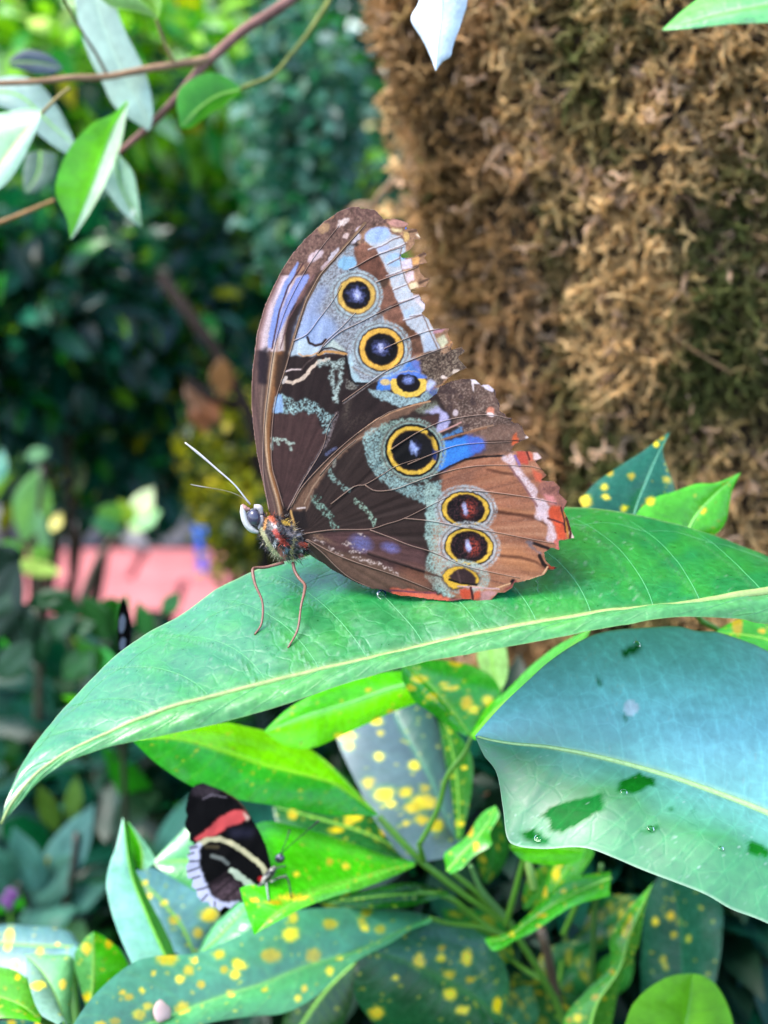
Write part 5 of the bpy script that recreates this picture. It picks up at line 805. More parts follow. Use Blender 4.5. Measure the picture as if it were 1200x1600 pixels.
for q in [S_((195, 600), (235, 590)), S_((200, 650), (270, 645)), S_((190, 720), (280, 690)), S_((220, 770), (280, 750)), S_((250, 850), (320, 830)), S_((205, 560), (260, 548)), S_((290, 920), (330, 880)), S_((380, 960), (380, 930))]: p.line(q, 2.6, (36, 32, 40))
p.ell(*S_((702, 770))[0], 5, 4.5, (190, 40, 44), soft=.4); p.ell(*S_((730, 790))[0], 4, 5, (180, 160, 164), soft=.5)
def small_wing(parent, name, out, dz, far=False):
    X, Y = sp_.X, sp_.Y; ins = inside(X, Y, out); D = .3175 + (432 - X) * 3e-5 + dz + (vnoise(X / 14, Y / 22, 7) - .5) * .0006
    q = grid_faces(*X.shape)[:, ::-1]; cm = (ins[:-1, :-1] & ins[1:, :-1] & ins[:-1, 1:] & ins[1:, 1:]).ravel(); f = q[cm]; u, inv = np.unique(f, return_inverse=True); f = inv.reshape(-1, 4)
    return mesh(name, P(X, Y, D).reshape(-1, 3)[u], f[:, ::-1] if far else f, M_dark, parent, (sp_.C * KW).reshape(-1, 3)[u])
small_wing(sb, 'forewing', FW2, .0006); small_wing(sb, 'hindwing', HW2, 0); small_wing(sb, 'forewing', FW2, .0030, True); small_wing(sb, 'hindwing', HW2, .0034, True)
v, f, bx, by, un = px_blob(*S_((755, 745))[0], -0.021 + .3395, 18, 7, .0014, -52, 16, 18); cc = np.where((vnoise(bx / 3, by / 3, 2) > .5)[:, None], lin((190, 186, 176)), lin((24, 22, 26))) * KW; mesh('thorax', v, f, M_body, sb, cc)
v, f, bx, by, un = px_blob(*S_((660, 850))[0], -0.021 + .3400, 30, 5, .001, 140, 14, 14); mesh('abdomen', v, f, M_body, sb, lin((60, 50, 52)) * KW * np.ones((len(v), 1)))
v, f, bx, by, un = px_blob(*S_((832, 628))[0], -0.021 + .3390, 8, 8, .0013, 0, 14, 16); h2 = mesh('head', v, f, M_eye, sb, np.where((vnoise(bx / 2, by / 2, 5) > .6)[:, None], lin((120, 124, 150)), lin((28, 28, 44))) * KW)
tube('antenna', P(*np.array(S_((840, 600), (900, 540), (1000, 455), (1105, 365))).T, np.array([.3388, .337, .335, .333]) - .021), [.00014, .00012, .00012, .0003], M_body, h2, lin((20, 22, 24)) * KW, n=20, k=5); tube('antenna', P(*np.array(S_((835, 600), (870, 520), (900, 430))).T, np.array([.339, .342, .345]) - .021), [.00014, .00012, .00026], M_body, h2, lin((30, 32, 34)) * KW, n=16, k=5)
for q, c_ in ((S_((770, 790), (830, 760), (880, 745)), (206, 206, 190)), (S_((740, 800), (745, 860), (755, 920)), (170, 180, 176)), (S_((800, 770), (880, 760), (905, 850), (910, 900)), (60, 60, 50)), (S_((790, 700), (830, 690), (870, 680)), (150, 150, 140))):
    tube('leg', P(*np.array(q).T, np.linspace(.3175, C7.depth_at(*q[-1]) - .0003, len(q))), [.0003, .0002], M_body, sb, lin(c_) * KW, n=12, k=5)
# third butterfly, its narrow closed wings seen behind the long leaf
tb = empty('butterfly', P(196, 1040, .335), 'black butterfly with white wing spots half hidden behind the left end of the long leaf', 'butterfly', 'butterflies')
tp = Paint(178, 928, 212, 1050, .9, 91, (8, 8, 12))
TW = [(191, 931), (188, 945), (185, 957), (183, 983), (184, 1005), (188, 1030), (194, 1045), (202, 1030), (205, 1010), (207, 985), (203, 962), (199, 946)]
tp.ell(191, 974, 5, 15, (196, 196, 216), 4, soft=.25, jit=1); tp.ell(192, 1007, 5, 11, (190, 190, 214), 4, soft=.25, jit=1); tp.line([(203, 950), (206, 985), (203, 1020)], 1.6, (130, 128, 140), speck=.4)
for dz in (0, .0022):
    X, Y = tp.X, tp.Y; ins = inside(X, Y, TW); q = grid_faces(*X.shape)[:, ::-1]; cm = (ins[:-1, :-1] & ins[1:, :-1] & ins[:-1, 1:] & ins[1:, 1:]).ravel()
    f = q[cm]; u, inv = np.unique(f, return_inverse=True); f = inv.reshape(-1, 4)
    mesh('wing', P(X, Y, .334 + dz + (X - 195) * 5e-4).reshape(-1, 3)[u], f[:, ::-1] if dz else f, M_dark, tb, (tp.C * KW).reshape(-1, 3)[u])
v, f, bx, by, un = px_blob(196, 1052, .336, 8, 22, .0016, 10, 14, 14); mesh('body', v, f, M_body, tb, lin((30, 28, 32)) * KW * np.ones((len(v), 1)))
# ------------------------------------------------------------------ overhanging branch, upper left, and hanging leaf tips
br = empty('overhanging_branch', P(480, -60, .40), 'brown branch with pale underside leaves hanging at the upper left', 'branch')
BK = lin((160, 118, 108)) * .6; YB = lin((176, 158, 104)) * .5
def twig(pts, r, col, name='twig'): tube(name, np.array([P(*q) for q in pts]), [x * .85 for x in r], M_bark, br, col, n=36, k=8)
twig([(620, -220, .42), (540, -80, .41), (450, 2, .40), (385, 44, .40), (338, 84, .40), (318, 102, .40), (280, 148, .40), (232, 198, .405), (185, 240, .41)], [.004, .003, .0022, .0020, .0021, .0020, .0017, .0015, .0012], BK, 'main_stem')
twig([(328, 92, .40), (285, 100, .395), (230, 108, .39), (165, 120, .386), (110, 122, .38), (50, 128, .376), (-60, 132, .37)], [.0017, .0013, .0011, .0009], lin((176, 140, 108)) * .6)
twig([(275, 103, .394), (258, 68, .39), (244, 30, .386)], [.0009, .0007, .0007], YB); twig([(168, 118, .386), (150, 84, .384), (128, 50, .38), (105, 8, .376), (90, -30, .37)], [.0006, .0005], lin((120, 100, 70)) * .5); twig([(480, 55, .41), (455, 85, .405), (425, 118, .40), (372, 140, .396)], [.0010, .0008, .0008], lin((140, 150, 80)) * .5); twig([(545, -80, .42), (520, -10, .415), (480, 55, .41)], [.0012, .001], lin((140, 150, 80)) * .5)
twig([(-40, 362, .40), (20, 340, .40), (85, 313, .40)], [.0010, .0008], lin((180, 140, 96)) * .5); twig([(66, 176, .36), (90, 152, .368), (108, 138, .376)], [.0006, .0006], YB)
PALE = (166, 196, 180)
def bl(A, M, B, dA, dM, dB, **k): return croton_leaf(br, A, M, B, dA, dM, dB, mat=k.pop('mat', M_pale), nu=60, k=k.pop('k', .85), **k)
bl([(198, 158), (176, 178), (140, 196), (104, 240), (86, 296), (104, 342), (110, 374)], [(199, 160), (178, 196), (158, 250), (140, 300), (110, 374)], [(200, 160), (190, 220), (168, 280), (142, 330), (118, 366), (110, 374)], [.385, .372, .368, .372], [.385, .38, .378, .374], [.39, .392, .388, .378], k=1.0, mat=M_pale, halves=((104, 190, 40), (200, 224, 200)), label='bright green leaf hanging with curled pale edges', midw=.03)
bl([(176, 240), (160, 280), (175, 310), (195, 335), (222, 357)], [(180, 242), (186, 285), (204, 325), (222, 357)], [(186, 240), (208, 270), (216, 310), (222, 357)], .40, .405, .402, halves=(PALE, (150, 190, 160)), spots=[(208, 332, 5, 8)], spotc=(230, 240, 235))
bl([(376, 136), (345, 116), (318, 115), (284, 135), (276, 160), (282, 200)], [(376, 140), (340, 150), (308, 172), (282, 200)], [(376, 144), (345, 168), (322, 182), (300, 200), (282, 200)], [.395, .39, .386], [.395, .392, .388], [.398, .398, .39], col=(70, 158, 40), label='small green leaf hanging right of the branch fork')
bl([(110, -40), (124, 40), (140, 90), (160, 130), (182, 170), (232, 205)], [(140, -40), (165, 50), (190, 110), (215, 160), (232, 205)], [(165, -40), (192, 40), (226, 110), (238, 160), (238, 190), (232, 205)], .396, .394, .392, col=PALE, label='long pale grey leaf crossing behind the twig', mid=(170, 200, 180))
bl([(68, 172), (44, 168), (10, 175), (-40, 190), (-40, 260), (0, 305)], [(66, 176), (30, 218), (-5, 265), (-60, 330)], [(64, 180), (50, 220), (20, 275), (-20, 310), (-60, 330)], .366, .362, .36, halves=((150, 190, 150), (170, 206, 180)), mid=(200, 206, 140), label='pale leaf with yellow midrib at the left edge')
bl([(-30, 130), (20, 118), (60, 130), (95, 175), (122, 232)], [(-30, 142), (30, 150), (80, 195), (122, 232)], [(-30, 158), (20, 175), (70, 218), (105, 240), (122, 232)], .405, .402, .40, col=(150, 178, 168))
bl([(245, 28), (205, 16), (170, 8), (140, -20)], [(246, 24), (215, -4), (170, -40)], [(248, 28), (252, 0), (240, -40), (170, -60)], .39, .386, .38, halves=((140, 190, 110), (120, 180, 50)))
bl([(40, 240), (36, 270), (38, 300)], [(64, 236), (60, 270), (40, 302)], [(88, 240), (84, 275), (60, 298), (40, 302)], .45, .45, .45, col=(96, 120, 104))
bl([(15, 92), (40, 78), (75, 85), (98, 104)], [(15, 98), (55, 98), (98, 106)], [(15, 104), (50, 114), (80, 116), (98, 108)], .43, .43, .43, col=(84, 104, 128), mat=M_soft, k=.5)
ht = empty('hanging_leaf', P(690, -60, .30), 'white backlit leaf tip hanging from the top edge before the trunk', 'leaf', 'leaf tips at the top edge')
croton_leaf(ht, [(664, -60), (655, 0), (642, 30), (660, 62), (672, 88), (681, 111)], [(690, -60), (690, 20), (684, 70), (681, 111)], [(726, -60), (730, 0), (722, 32), (708, 72), (704, 88), (690, 98), (681, 111)], .302, .298, .30, col=(206, 222, 236), k=.8, mid=(214, 226, 236), mat=M_satin, nu=50, petiole=[(690, -300, .31), (700, -900, .36)])  # near-white colour paints the backlight into the blade
h3 = empty('hanging_leaf', P(1250, -30, .33), 'bright green leaf tip reaching in at the top right corner', 'leaf', 'leaf tips at the top edge')
croton_leaf(h3, [(1290, -60), (1180, -40), (1120, -20), (1070, 14), (1034, 47)], [(1290, -10), (1200, 6), (1120, 22), (1034, 47)], [(1290, 40), (1200, 36), (1150, 37), (1085, 44), (1060, 46), (1034, 47)], [.345, .34, .335], [.335, .33, .33], [.33, .328, .328], col=(104, 196, 90), mid=(150, 220, 130), nu=50, mat=M_wax, petiole=[(1500, -60, .36), (1800, -400, .45)])
# ------------------------------------------------------------------ mossy tree trunk
tr = empty('tree', (0.2, .56, 0.0), 'thick tree trunk covered in shaggy brown moss behind the butterfly', 'tree')
# axis and radius from the silhouette: left outline x in the photo against height
AX = [(.215, .57, -.02), (.19, .555, .70), (.158, .55, .99), (.148, .548, 1.05), (.136, .548, 1.12), (.119, .548, 1.20), (.07, .55, 1.6), (-.01, .56, 2.6)]
AR = [.20, .140, .128, .128, .128, .128, .124, .12]
def axis(z):
    a = np.array(AX); return np.stack([np.interp(z, a[:, 2], a[:, 0]), np.interp(z, a[:, 2], a[:, 1])], -1), np.interp(z, a[:, 2], AR)
def trunk_pt(z, th):
    c, r = axis(z); ct, st_ = np.cos(th), np.sin(th)
    b = fbm(th * 2.2 + 9, z * 7, 5, 3) - .5; b2 = fbm(th * 7, z * 22, 15, 3) - .5
    r = r + 0.035 * b + .019 * b2 - .012
    return np.stack([c[..., 0] + r * ct, c[..., 1] + r * st_, z], -1), np.stack([ct, st_, np.zeros_like(ct)], -1), b2
zz = np.linspace(-.02, 2.6, 420); tt = np.linspace(0, 2 * np.pi, 200, endpoint=False); Z, T = np.meshgrid(zz, tt, indexing='ij')
pt, nn, bb = trunk_pt(Z, T + 0); pt2, _, bb2 = trunk_pt(Z, np.where(T > 2 * np.pi - .25, T - 2 * np.pi, T)); wgt = np.clip((T - (2 * np.pi - .25)) / .25, 0, 1)[..., None]; pt = pt * (1 - wgt) + pt2 * wgt
f = grid_faces(420, 200, True)
mesh('trunk', pt, f, M_bark, tr, lin((84, 66, 46)) * .45 * (.7 + .6 * fbm(T * 12, Z * 60, 4))[..., None].reshape(-1, 1))
def moss_template(seed):
    r = np.random.default_rng(seed); V, F = [], []
    def strand(p0, d0, L, w, segs, curl):
        nonlocal V, F
        p = np.array(p0, float); d = np.array(d0, float); pts = [p.copy()]
        for i in range(segs):
            d = d + r.normal(0, curl, 3) + np.array([0, 0, -.06]); d /= np.linalg.norm(d); p = p + d * L / segs; pts.append(p.copy())
        v, f = tube_geo(np.array(pts), w * np.interp(np.linspace(0, 1, segs + 1), [0, .35, .8, 1], [.7, 1.0, .75, .12]), 3)
        o = sum(len(x) for x in V); V.append(v); F.append(f[0] + o); return np.array(pts), d
    pts, d = strand((0, 0, 0), (1, r.normal(0, .3), r.normal(-.25, .3)), r.uniform(.8, 1.2), .062, 6, .34)
    for k in range(r.integers(3, 6)):
        i = r.integers(1, 6); strand(pts[i], r.normal(0, .8, 3) + np.array([.7, 0, -.2]), r.uniform(.25, .55), .05, 3, .4)
    return np.vstack(V), np.vstack(F)
MT = [moss_template(100 + k) for k in range(12)]
def moss_batch(name, n, zlo, zhi, tlo, thi, smin, smax, tri=None):
    Vs, Fs, Cs = [], [], []; off = 0
    nt_ = n // 9; tz, tth = RNG.uniform(zlo, zhi, nt_), RNG.uniform(tlo, thi, nt_); ti_ = RNG.integers(0, nt_, n); sg = (smin + smax) * .33
    z = tz[ti_] + RNG.normal(0, sg, n); th = tth[ti_] + RNG.normal(0, sg / .13, n); tout = RNG.uniform(0, 1, nt_)[ti_]; tdir = RNG.normal(0, .45, (nt_, 3))[ti_]
    p, nr, b = trunk_pt(z, th)
    tang = np.stack([-np.sin(th), np.cos(th), 0 * th], -1)
    d = nr * RNG.uniform(.25, 1.1, (n, 1)) + np.array([0, 0, -1.0]) * RNG.uniform(-.35, .95, (n, 1)) + tang * RNG.normal(0, .6, (n, 1)) + tdir + tang * ((th - tth[ti_]) * .13 / sg * .35)[:, None] + np.array([0, 0, 1.0]) * ((z - tz[ti_]) / sg * .3)[:, None]; d /= np.linalg.norm(d, axis=1)[:, None]
    up = np.array([0, 0, 1.0]) + 0 * d; y = np.cross(up, d); y /= np.linalg.norm(y, axis=1)[:, None] + 1e-9; x3 = np.cross(d, y)
    roll = RNG.uniform(-1.2, 1.2, n); y2 = y * np.cos(roll)[:, None] + x3 * np.sin(roll)[:, None]; z2 = np.cross(d, y2)
    s = RNG.uniform(smin, smax, n)
    big = fbm(th * 4 + 3, z * 11, 51, 3); mid = fbm(th * 16, z * 50, 52, 2); rnd = RNG.random(n) * .6 + RNG.random(nt_)[ti_] * .4
    left = np.clip((th - 3.35) / -.45 + .5, 0, 1) if True else 0
    tan, olive, rust, grey = lin((208, 174, 122)), lin((92, 96, 50)), lin((150, 106, 70)), lin((200, 168, 138))
    k = np.clip((big - .42) * 4.5 + (mid - .5) * 1.8 + (rnd - .5) * .9 + .40 - np.clip((th - 4.85) * .55, -.1, .5), 0, 1)[:, None]
    c = olive * (1 - k) + tan * k; c = np.where((rnd > .80)[:, None], grey, c)
    c = c + (rust - c) * np.clip(np.clip((3.75 - th) * 0 + (np.abs(th - 3.45) < .5) * .6, 0, 1) * (rnd < .75), 0, 1)[:, None]
    c = c * RNG.uniform(.6, 1.35, (n, 1)); q = RNG.integers(0, 12, n)
    p = p + nr * (tout * sg * .9 - .003)[:, None]
    for t in range(12):
        m = q == t; tv, tf = MT[t]; k_ = m.sum()
        if not k_: continue
        R = np.stack([d[m], y2[m], z2[m]], 2)
        v = np.einsum('nij,vj->nvi', R, tv) * s[m][:, None, None] + p[m][:, None]
        Vs.append(v.reshape(-1, 3)); Fs.append((tf[None] + (np.arange(k_) * len(tv))[:, None, None]).reshape(-1, 3) + off)
        tipb = np.tile(np.linspace(.8, 1.15, len(tv)), k_)[:, None]
        Cs.append(np.repeat(c[m], len(tv), 0) * tipb); off += k_ * len(tv)
    return mesh(name, np.vstack(Vs), np.vstack(Fs), M_moss, tr, np.vstack(Cs), kind='stuff')
M_moss = leaf_material('dry_moss', rough=0.75, spec=0.2, trans=0.25, tint=(1.3, 1.2, .9), nscale=900, bump=.2, var=.3)
moss_batch('moss', 17000, .90, 1.24, 2.85, 5.6, .0072, .016)
moss_batch('moss', 2600, .55, .90, 2.6, 5.8, .016, .03)
moss_batch('moss', 2400, 1.24, 2.5, 2.6, 5.8, .018, .034)
moss_batch('moss', 1500, .1, 2.5, -.5, 2.6, .025, .045)
for (z0, t0, L, c_) in [(1.195, 4.85, .03, (196, 176, 140)), (1.19, 4.93, .028, (170, 150, 120)), (1.235, 5.05, .035, (150, 120, 90)), (1.11, 4.6, .03, (160, 128, 92)), (1.08, 4.3, .03, (176, 140, 100))]:
    p0, n0, _ = trunk_pt(np.array([z0]), np.array([t0])); p0 = p0[0] + n0[0] * .006; tg = np.array([-math.sin(t0), math.cos(t0), RNG.uniform(-.9, .9)])
    tube('twig', np.array([p0, p0 + tg * L * .5 + n0[0] * .006, p0 + tg * L + n0[0] * .003]), [.0007, .0005], M_bark, tr, lin(c_) * .5, n=10, k=5)
# ------------------------------------------------------------------ ground and path
gx = np.linspace(-60, 60, 121) ; gx = np.sign(gx) * (np.abs(gx) / 60) ** 2.2 * 60; gy = gx.copy()
GX, GY = np.meshgrid(gx, gy, indexing='ij'); GZ = .05 * (fbm(GX * 1.5, GY * 1.5, 2, 3) - .5) * np.clip(np.hypot(GX, GY), 0, 1) - .02
m_soil = plain_material('soil', .95, .1, 25, .45, .6, .01, color=(.035, .028, .02))
o = mesh('ground', np.stack([GX, GY, GZ], -1), grid_faces(121, 121), m_soil, None, origin=(0, 0, 0)); tag(o, 'dark garden soil under the shrubs', None, None, 'structure')
# pink path: slabs with open joints
m_pink = plain_material('pink_paving', .8, .25, 14, .22, .3, .003, color=(.40, .13, .135))
pathbase = mesh('path', np.array([(-3.2, 2.38, .012), (-.36, 2.38, .012), (-.36, 3.08, .012), (-3.2, 3.08, .012)]), np.array([(0, 1, 2, 3)]), plain_material('joint_sand', .95, .1, 60, .3, .3, .002, color=(.16, .10, .09)), None, origin=(-1, 2.4, 0)); pathbase['kind'] = 'structure'; pathbase['label'] = 'pink paved garden path seen through the leaves'
def bevel_box(c, sz, b=.006):
    x, y, z = [s / 2 for s in sz]; r = []
    for (dz, ins) in ((-z, 0), (z - b, 0), (z, b)):
        for sx, sy in ((-1, -1), (1, -1), (1, 1), (-1, 1)): r.append((sx * (x - ins), sy * (y - ins), dz))
    v = np.array(r) + np.array(c); F = [(3, 2, 1, 0), (8, 9, 10, 11)]
    for k in (0, 4):
        for i in range(4): F.append((k + i, k + (i + 1) % 4, k + 4 + (i + 1) % 4, k + 4 + i))
    return v, np.array(F)
for i in range(10):
    for j in range(3):
        v, f = bevel_box((-3.05 + i * .285 + (.14 if j % 2 else 0), 2.50 + j * .23, .03 + RNG.uniform(-.003, .003)), (.27, .215, .05)); mesh('paving_slab', v, f, m_pink, pathbase, smooth=False)
# low kerb of the far side of the path: rough grey stones
m_rock = plain_material('grey_stone', .85, .2, 18, .35, .6, .006, color=(.16, .155, .16))
for i in range(14):
    v, f = blob_geo(12, 16); v = v * np.array([.13, .09, .075]) * RNG.uniform(.8, 1.2, 3); v = v * (1 + .25 * (fbm(v[:, 0] * 12 + i, v[:, 1] * 12 + v[:, 2] * 9, i, 3) - .5))[:, None]
    x = -3.0 + i * .24; o = mesh('edging_stone', v + np.array([x, 3.19, .05]), f, m_rock, None, origin=(x, 3.19, 0)); tag(o, 'rough grey edging stone along the far side of the pink path', 'stone', 'edging stones along the pink path')
# blue marker peg
pk = empty('marker_peg', (-.455, 2.90, .05), 'small bright blue marker peg standing on the edge of the pink path', 'peg')
v, f = bevel_box((-.455, 2.90, .10), (.022, .012, .10), .003); mesh('peg', v, f, plain_material('blue_plastic', .4, .5, 50, .1, .1, .001, color=(.02, .12, .62)), pk, smooth=False)
v, f = bevel_box((-.455, 2.893, .155), (.026, .010, .045), .003); mesh('tag_plate', v, f, plain_material('blue_plate', .35, .5, 50, .1, .1, .001, color=(.03, .2, .75)), pk, smooth=False)
# ------------------------------------------------------------------ background plants
def leaf_cards(n, centre, radii, size, cols, seed, droop=.3, aspect=.42, shell=.35, up=.5, clump=0, facing=None):
    """n folded leaves (6 faces each) spread through an uneven crown"""
    r = np.random.default_rng(seed); centre = np.asarray(centre, float); radii = np.asarray(radii, float)
    d = r.normal(0, 1, (n, 3)); d /= np.linalg.norm(d, axis=1)[:, None]; rad = r.random(n) ** shell
    lump = .72 + .56 * fbm(d[:, 0] * 2.2 + seed, d[:, 2] * 2.2 + d[:, 1] * 1.7, seed, 3)
    p = d * rad[:, None] * lump[:, None]
    if clump:
        cc = r.normal(0, 1, (clump, 3)); cc /= np.linalg.norm(cc, axis=1)[:, None]; cc *= r.random((clump, 1)) ** .4
        i = r.integers(0, clump, n); p = cc[i] * .85 + r.normal(0, 1, (n, 3)) * .16
    p = centre + p * radii
    a = d * .6 + r.normal(0, .6, (n, 3)) + np.array([0, -.15, -droop]); a /= np.linalg.norm(a, axis=1)[:, None]
    nrm = r.normal(0, .55, (n, 3)) + np.array([0, -.35, up + .4]); b = np.cross(nrm, a); b /= np.linalg.norm(b, axis=1)[:, None] + 1e-9; c = np.cross(a, b)
    L = size * r.uniform(.6, 1.35, n); W = L * aspect * r.uniform(.8, 1.2, n); bend = r.uniform(.02, .3, n); fold = r.uniform(.05, .3, n)
    tx = np.array([0, .3, .3, .3, .68, .68, .68, 1.0]); ty = np.array([0, -.5, 0, .5, -.42, 0, .42, 0])
    tz = -(tx ** 2)[None] * bend[:, None] * 1 + np.abs(ty)[None] * fold[:, None] * 1
    v = p[:, None] + a[:, None] * (tx[None] * L[:, None])[..., None] + b[:, None] * (ty[None] * W[:, None])[..., None] + c[:, None] * (tz * L[:, None])[..., None]
    tf = np.array([(0, 1, 2), (0, 2, 3), (4, 7, 5), (5, 7, 6)]); qf = np.array([(1, 4, 5, 2), (2, 5, 6, 3)]); o = (np.arange(n) * 8)[:, None, None]
    ci = r.choice(len(cols), n, p=np.array([w for _, w in cols]) / sum(w for _, w in cols)); cv = np.array([lin(c_) for c_, _ in cols])[ci] * r.uniform(.4, .75, (n, 1))
    return v.reshape(-1, 3), [(tf[None] + o).reshape(-1, 3), (qf[None] + o).reshape(-1, 4)], np.repeat(cv, 8, 0)
def shrub(label, px, py, d, rpx, rpy, rz, n, size, cols, seed, group='background shrubs', name='shrub', cat='shrub', mat=None, stems=4, sx=None, gain=1.0, **k):
    c = P(px, py, d); rad = (rpx / FPX * d, rz, rpy / FPX * d); base = np.array([c[0] if sx is None else P(sx, py, d)[0], c[1], 0.0])
    e = empty(name, base, label, cat, group)
    r = np.random.default_rng(seed + 500)
    for i in range(stems):
        q = c + np.array([r.uniform(-.5, .5) * rad[0], r.uniform(-.4, .4) * rad[1], r.uniform(-.1, .7) * rad[2]]); b0 = base + np.array([r.uniform(-.04, .04), r.uniform(-.04, .04), -.02])
        m_ = (q + b0) / 2 + np.array([r.uniform(-.05, .05), 0, 0]); tube('stem', np.array([b0, m_, q]), [.008 * max(d, .6), .005 * max(d, .6), .002 * max(d, .6)], M_bark, e, lin((92, 74, 56)) * .4, n=14, k=6)
    v, f, cl = leaf_cards(n, c, rad, size, cols, seed, **k)
    mesh('foliage', v, f, mat or M_soft, e, cl * gain, kind='stuff'); return e
def big_leaf(parent, x0, y0, x1, y1, wpx, d0, d1, col, tilt=0.0, mat=None, **k):
    """single readable leaf from base to tip"""
    dx, dy = x1 - x0, y1 - y0; L = math.hypot(dx, dy); nx, ny = -dy / L, dx / L
    def side(s): return [(x0 + dx * t + nx * s * wpx * wv, y0 + dy * t + ny * s * wpx * wv) for t, wv in ((0, .06), (.2, .36), (.45, .5), (.7, .38), (.88, .16), (1, 0))]
    M = [(x0, y0), (x0 + dx * .5 + nx * wpx * .05, y0 + dy * .5 + ny * wpx * .05), (x1, y1)]
    wm = wpx / FPX * d0
    return croton_leaf(parent, side(-1), M, side(1), [d0, (d0 + d1) / 2 + tilt * wm, d1], [d0, (d0 + d1) / 2, d1], [d0, (d0 + d1) / 2 - tilt * wm, d1], col=col, nu=16, nv=4, mat=mat or M_soft, mid=tuple(min(255, c * 1.08 + 6) for c in col), midw=.07, seed=int(x0 * 7 + y1) % 997 + 1, **k)
TD, TM, TG, LM, YG, OL = (8, 82, 62), (36, 118, 88), (92, 150, 132), (140, 206, 24), (164, 166, 16), (96, 112, 16)
shrub('feathery grey teal shrub hanging beside the mossy trunk', 478, 250, .95, 95, 250, .10, 4200, .014, [(TG, 3), (TM, 4), ((120, 160, 150), 1)], 1, clump=60, aspect=.55)
shrub('dark teal leafy shrub left of the butterfly wings', 200, 560, 1.45, 260, 240, .28, 5200, .032, [(TD, 5), (TM, 2), (MIDG, 1), (LM, .8), (YG, .5), ((200, 226, 150), .3)], 2, gain=1.05, mat=M_shine, sx=-120)
shrub('dark bushy shrub at the left edge behind the pale branch', 40, 470, 1.15, 190, 190, .2, 2600, .034, [(TD, 5), (TM, 2), (MIDG, .6), (LM, .3)], 3, gain=.95, mat=M_shine, sx=-160)
shrub('olive yellow shrub with tiny leaves behind the antennae', 378, 745, 1.08, 88, 140, .09, 6500, .011, [(OL, 4), (YG, 3), ((40, 70, 30), 3), ((200, 184, 40), 1.4)], 4, gain=1.25, clump=70, aspect=.6)
shrub('bright lime shrub with yellow flecks at the top left', 120, 90, 1.35, 260, 190, .25, 2600, .04, [(LM, 5), (MIDG, 3), (TD, 2), ((230, 200, 30), .5), ((200, 230, 180), 2)], 5, sx=-200, gain=1.5)  # very pale leaves painted as sunlit flecks
shrub('mixed green shrub with light leaves left of the teal shrub', 300, 290, 1.7, 190, 210, .25, 3400, .036, [(MIDG, 3), (LM, 3), (TD, 3), (TM, 2), ((190, 225, 170), 2)], 6, gain=1.4, mat=M_shine, sx=420)  # lightest leaf colour stands in for flecks of sunlight
shrub('dark green shrub in the gap between teal shrub and trunk', 520, 520, 1.6, 120, 330, .25, 3000, .034, [(TD, 5), (TM, 2), (LM, .8), (YG, .8)], 7, mat=M_shine)
shrub('low dark shrub in front of the pink path at the left', 15, 1140, 1.25, 110, 90, .16, 600, .05, [(TD, 4), ((40, 90, 40), 3), (MIDG, 1)], 8)
shrub('low green shrub under the left end of the long leaf', 190, 1130, 1.05, 150, 90, .15, 700, .045, [(TD, 4), ((30, 80, 30), 3), (LM, .5)], 9)
shrub('dark ground shrub behind the spotted crotons', 480, 1330, .75, 420, 260, .12, 2200, .045, [(TD, 4), ((22, 60, 30), 4), (MIDG, .6)], 10)
shrub('dark ground shrub under the broad leaf', 950, 1400, .47, 330, 300, .022, 1300, .03, [(TD, 4), ((22, 60, 40), 4)], 11)
for i, (px, py, d, rx, ry, sd) in enumerate([(-150, 300, 3.7, 420, 420, 21), (250, 250, 3.3, 420, 420, 22), (560, 250, 3.0, 420, 520, 23), (1000, 300, 3.1, 420, 420, 24), (1400, 380, 2.7, 380, 420, 25), (-700, 300, 4.4, 420, 420, 26), (-1250, 420, 3.8, 420, 460, 27)]):
    shrub(['tall dark green bush far behind at the left', 'tall bush with pale highlights far behind the branch', 'tall dark bush far behind the teal shrub', 'dark bush hidden behind the mossy trunk', 'dark bush right of the mossy trunk', 'tall green bush far to the left beyond the pink path', 'broad green bush farthest left beyond the pink path'][i], px, py, d, rx, ry, .5, 2600, .09, [(TD, 5), (TM, 2), (MIDG, 2), (LM, .4)], sd, group='tall bushes at the back', name='bush', cat='bush')
# readable blurred leaves at the left
pl = empty('broadleaf_plant', P(60, 1000, .95), 'plant with large pale green blurred leaves at the left edge above the pink path', 'plant', 'blurred broadleaf plants')
stem(pl, [(60, 1200, .98), (62, 1000, .95), (58, 880, .93), (66, 730, .92)], [.004, .003, .0016], lin((90, 84, 60)) * .3); stem(pl, [(110, 980, .95), (150, 880, .94), (190, 820, .93), (205, 790, .92)], [.003, .0022, .0012], lin((120, 110, 84)) * .45)
for q, cl in [((62, 735, 36, 850, 62), (130, 190, 110)), ((66, 850, 58, 880, 34), (120, 180, 90)), ((60, 800, 75, 870, 22), (150, 205, 150)), ((95, 895, 8, 878, 26), (176, 206, 96)), ((40, 715, 78, 705, 24), (110, 160, 110)), ((80, 830, 96, 800, 20), (200, 190, 100)), ((-10, 760, 4, 700, 30), (60, 130, 110)), ((0, 850, 40, 862, 22), (100, 170, 70))]: big_leaf(pl, *q, .92, .93, cl, tilt=.3)
for q, cl in [((205, 815, 240, 760, 36), (206, 220, 170)), ((200, 810, 252, 800, 46), (150, 205, 140)), ((195, 815, 150, 795, 40), (110, 170, 80)), ((205, 820, 185, 780, 30), (150, 180, 60)), ((200, 815, 222, 832, 20), (170, 190, 130)), ((190, 830, 140, 812, 26), (84, 150, 110))]: big_leaf(pl, *q, .92, .91, cl, tilt=.3)
p2 = empty('broadleaf_plant', P(90, 1500, .62), 'dark plant with grey teal leaves in the shade at the lower left', 'plant', 'blurred broadleaf plants')
